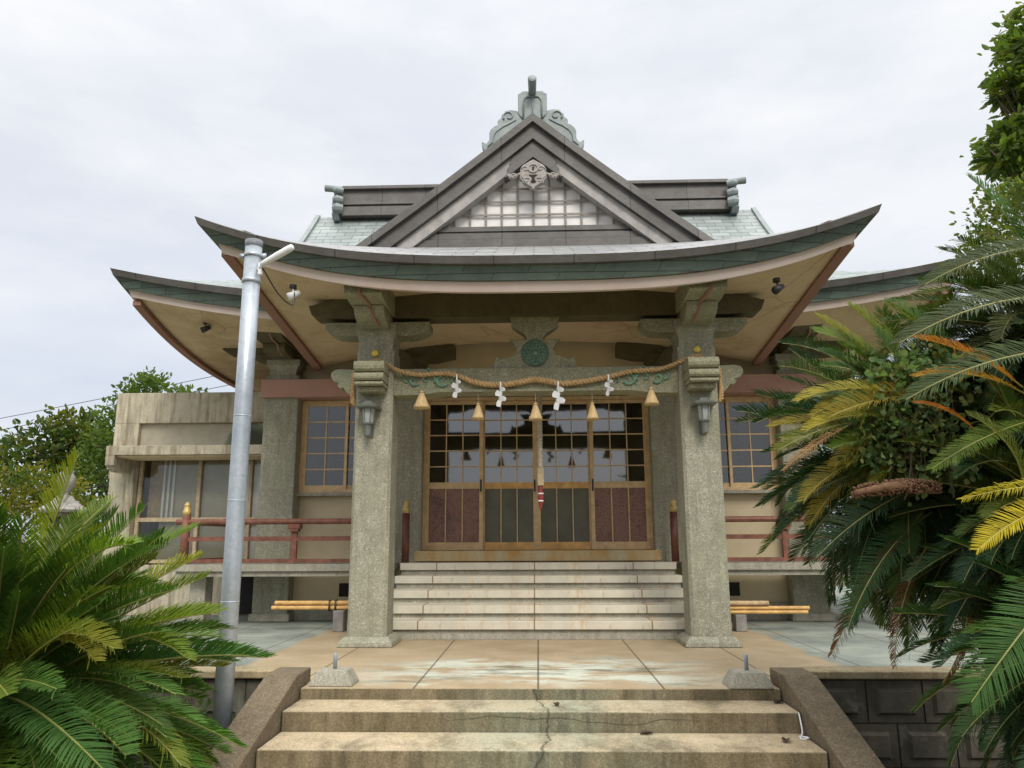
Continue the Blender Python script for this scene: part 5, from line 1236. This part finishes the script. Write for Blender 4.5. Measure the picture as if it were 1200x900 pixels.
# trees far left
tree('spreading_tree', (-11.6, 18.2, -.9), 'dark spreading tree behind the stone lantern at the far left', 'tree',
     [(-11.5, 18, 3.35, .85, .8, .55, 80), (-12.3, 18, 2.95, .7, .8, .5, 60), (-10.7, 18, 3.25, .7, .8, .45, 60), (-11.1, 18, 3.75, .55, .6, .35, 45), (-11.6, 18, 2.5, 1.3, .9, .5, 70), (-10.2, 18.2, 2.7, .6, .8, .6, 50)], .17, [G1, G2, (.075, .105, .022), (.10, .12, .02)], 63, .16, clump=11, spread=.30)
tree('upright_tree', (-8.6, 16.6, -.9), 'bright green upright tree growing behind the corner of the annex', 'tree',
     [(-9.2, 16.5, 3.3, .62, .6, .7, 100), (-8.6, 16.5, 4.15, .50, .5, .50, 80), (-9.5, 16.5, 2.3, .6, .6, .8, 90), (-7.75, 16.6, 3.95, .40, .4, .45, 60), (-8.3, 16.6, 3.6, .6, .5, .6, 70), (-9.4, 16.4, 1.2, .8, .7, .8, 80), (-7.0, 16.8, 3.75, .5, .4, .40, 50), (-9.0, 16.5, 3.9, .35, .4, .4, 40), (-6.3, 16.8, 3.6, .4, .4, .35, 36)], .12, [G3, (.07, .125, .03), G2, (.10, .165, .04)], 64, .12, clump=13, spread=.26)
tree('yellow_shrub', (-9.6, 13.6, 0), 'yellow-green shrub beside the stone lantern at the far left', 'shrub',
     [(-9.4, 13.6, 1.95, .75, .6, .40, 70), (-8.7, 13.7, 1.8, .6, .6, .42, 60), (-9.2, 13.6, 1.3, 1.1, .7, .5, 80), (-10.3, 13.6, 1.8, .7, .6, .5, 60)], .10, [(.15, .155, .020), (.11, .135, .022), G2, (.17, .16, .02)], 65, .07, clump=13, spread=.30)
tree('dark_tree', (5.6, 12.5, 0), 'dark leafy tree filling the gap beside the right end of the hall', 'tree',
     [(5.2, 12.3, 2.3, .7, .7, .8, 60), (5.3, 12.3, 1.2, .8, .7, .9, 60), (6.2, 12.5, 2.4, .9, .8, .9, 70), (6.1, 12.4, 1.1, .9, .8, .9, 60), (7.2, 12.6, 2.0, 1.0, .8, 1.2, 70)], .13, [G1, G2, (.04, .07, .02)], 68, .12, clump=13, spread=.3)
tree('low_shrub', (-2.25, 5.5, -.9), 'small pale-leaved shrub at the foot of the steel pole', 'shrub', [(-2.15, 5.35, -.45, .22, .2, .22, 22), (-2.3, 5.4, -.25, .2, .2, .2, 18)], .07, [G2, (.07, .11, .05)], 66, .015, clump=9, spread=.35)
# ivy over the cycad
iv = MB(); rn = random.Random(9)
leaf_mass(iv, rn, [(1.93, 4.0, 1.72, .20, .13, .24, 60), (2.02, 4.0, 1.48, .20, .13, .22, 60), (1.80, 4.02, 1.55, .13, .12, .16, 36), (2.10, 3.98, 1.84, .14, .12, .12, 24)], 0, .034, 4, aspect=.95, clump=10, spread=.28, shell=.7)
vine = MB()
tv = thing('climbing_ivy', (1.95, 4.02, 1.2), 'climbing vine with small round leaves smothering the broad drooping cycad', 'ivy')
iv.build('foliage', [leafmat('ivy_a', (.11, .19, .085)), leafmat('ivy_b', (.06, .12, .045)), leafmat('ivy_c', (.16, .24, .11)), leafmat('ivy_d', (.16, .19, .07))], tv, recalc=False)
for k in range(16):
    p = Vector((rn.uniform(1.75, 2.15), rn.uniform(3.95, 4.1), rn.uniform(1.2, 1.4))); vine.tube(catmull([p, p + Vector((rn.uniform(-.1, .1), -.04, .25)), p + Vector((rn.uniform(-.2, .2), .0, .55))], 5), .004, 4)
vine.build('stem', M['bark'], tv)
gr = MB(); rn = random.Random(12)
for k in range(2600):
    x = rn.uniform(-5.5, -2.0) if k % 2 else rn.uniform(2.0, 5.5); y = rn.uniform(2.2, 5.7); h = rn.uniform(.08, .26); a = rn.random() * 6.28; b = Vector((x, y, -.89)); w = Vector((cos(a), sin(a), 0)) * .006; t_ = Vector((rn.gauss(0, .25), rn.gauss(0, .25), 1)) * h
    gr.add([b - w, b + w, b + t_ * .6 + w * .7, b + t_ * .6 - w * .7, b + t_ + Vector((rn.gauss(0, .03), rn.gauss(0, .03), 0))], [(0, 1, 2, 3), (3, 2, 4)])
tag(gr.build('grass', leafmat('grass_blade', (.05, .085, .02)), recalc=False), 'rough grass growing under the cycads', 'grass', kind='stuff')

# stone lantern far left
SL = thing('stone_lantern', (-7.95, 12.8, 0), 'weathered stone lantern with onion-shaped top behind the low cycad', 'stone lantern'); sx, sy = -7.95, 12.8
m = MB(True); m.lathe([(.42, 0), (.42, .18), (.32, .24), (.17, .30), (.15, .75), (.17, 1.0)], (sx, sy, .002), 18); m.build('shaft', M['graystone'], SL)
m = MB(); m.lathe([(.20, 0), (.34, .10), (.34, .16)], (sx, sy, 1.0), 6); m.lathe([(.22, 0), (.22, .34)], (sx, sy, 1.162), 6); m.build('light_chamber', M['graystone'], SL, bevel=.01)
MB().box(sx - .08, sx + .08, sy - .215, sy - .17, 1.22, 1.44).build('opening', M['black'], SL)
m = MB(); m.lathe([(.40, .0), (.42, .05), (.32, .12), (.20, .20), (.13, .275)], (sx, sy, 1.505), 6); m.build('roof', M['graystone'], SL, bevel=.012)
m = MB(True); m.lathe([(r_ * .66, h_ * .85 - .06) for r_, h_ in [(.13, 0), (.19, .03), (.19, .07), (.11, .10), (.10, .14), (.19, .22), (.225, .33), (.215, .42), (.16, .51), (.08, .58), (.035, .63), (.006, .66)]], (sx, sy, 1.78), 18); m.build('jewel', M['graystone'], SL)
# power lines
for dz, lab in ((0, 'uppermost thin power line crossing the sky behind the annex'), (-.42, 'middle thin power line crossing the sky behind the annex'), (-1.0, 'lowest thin power line crossing the sky behind the annex')):
    m = MB(True); m.tube([(-60 + 2.6 * i, 30, 5.8 + (-60 + 2.6 * i + 21.7) * .168 + .0009 * (i - 8) ** 2 * 4 + dz * (1 + .01 * i)) for i in range(20)], .013, 6)
    tag(m.build('power_line', M['darkmetal']), lab, 'power line', 'power lines in the sky')
# trees and a low house across the road behind the viewer, seen only mirrored in the door glass
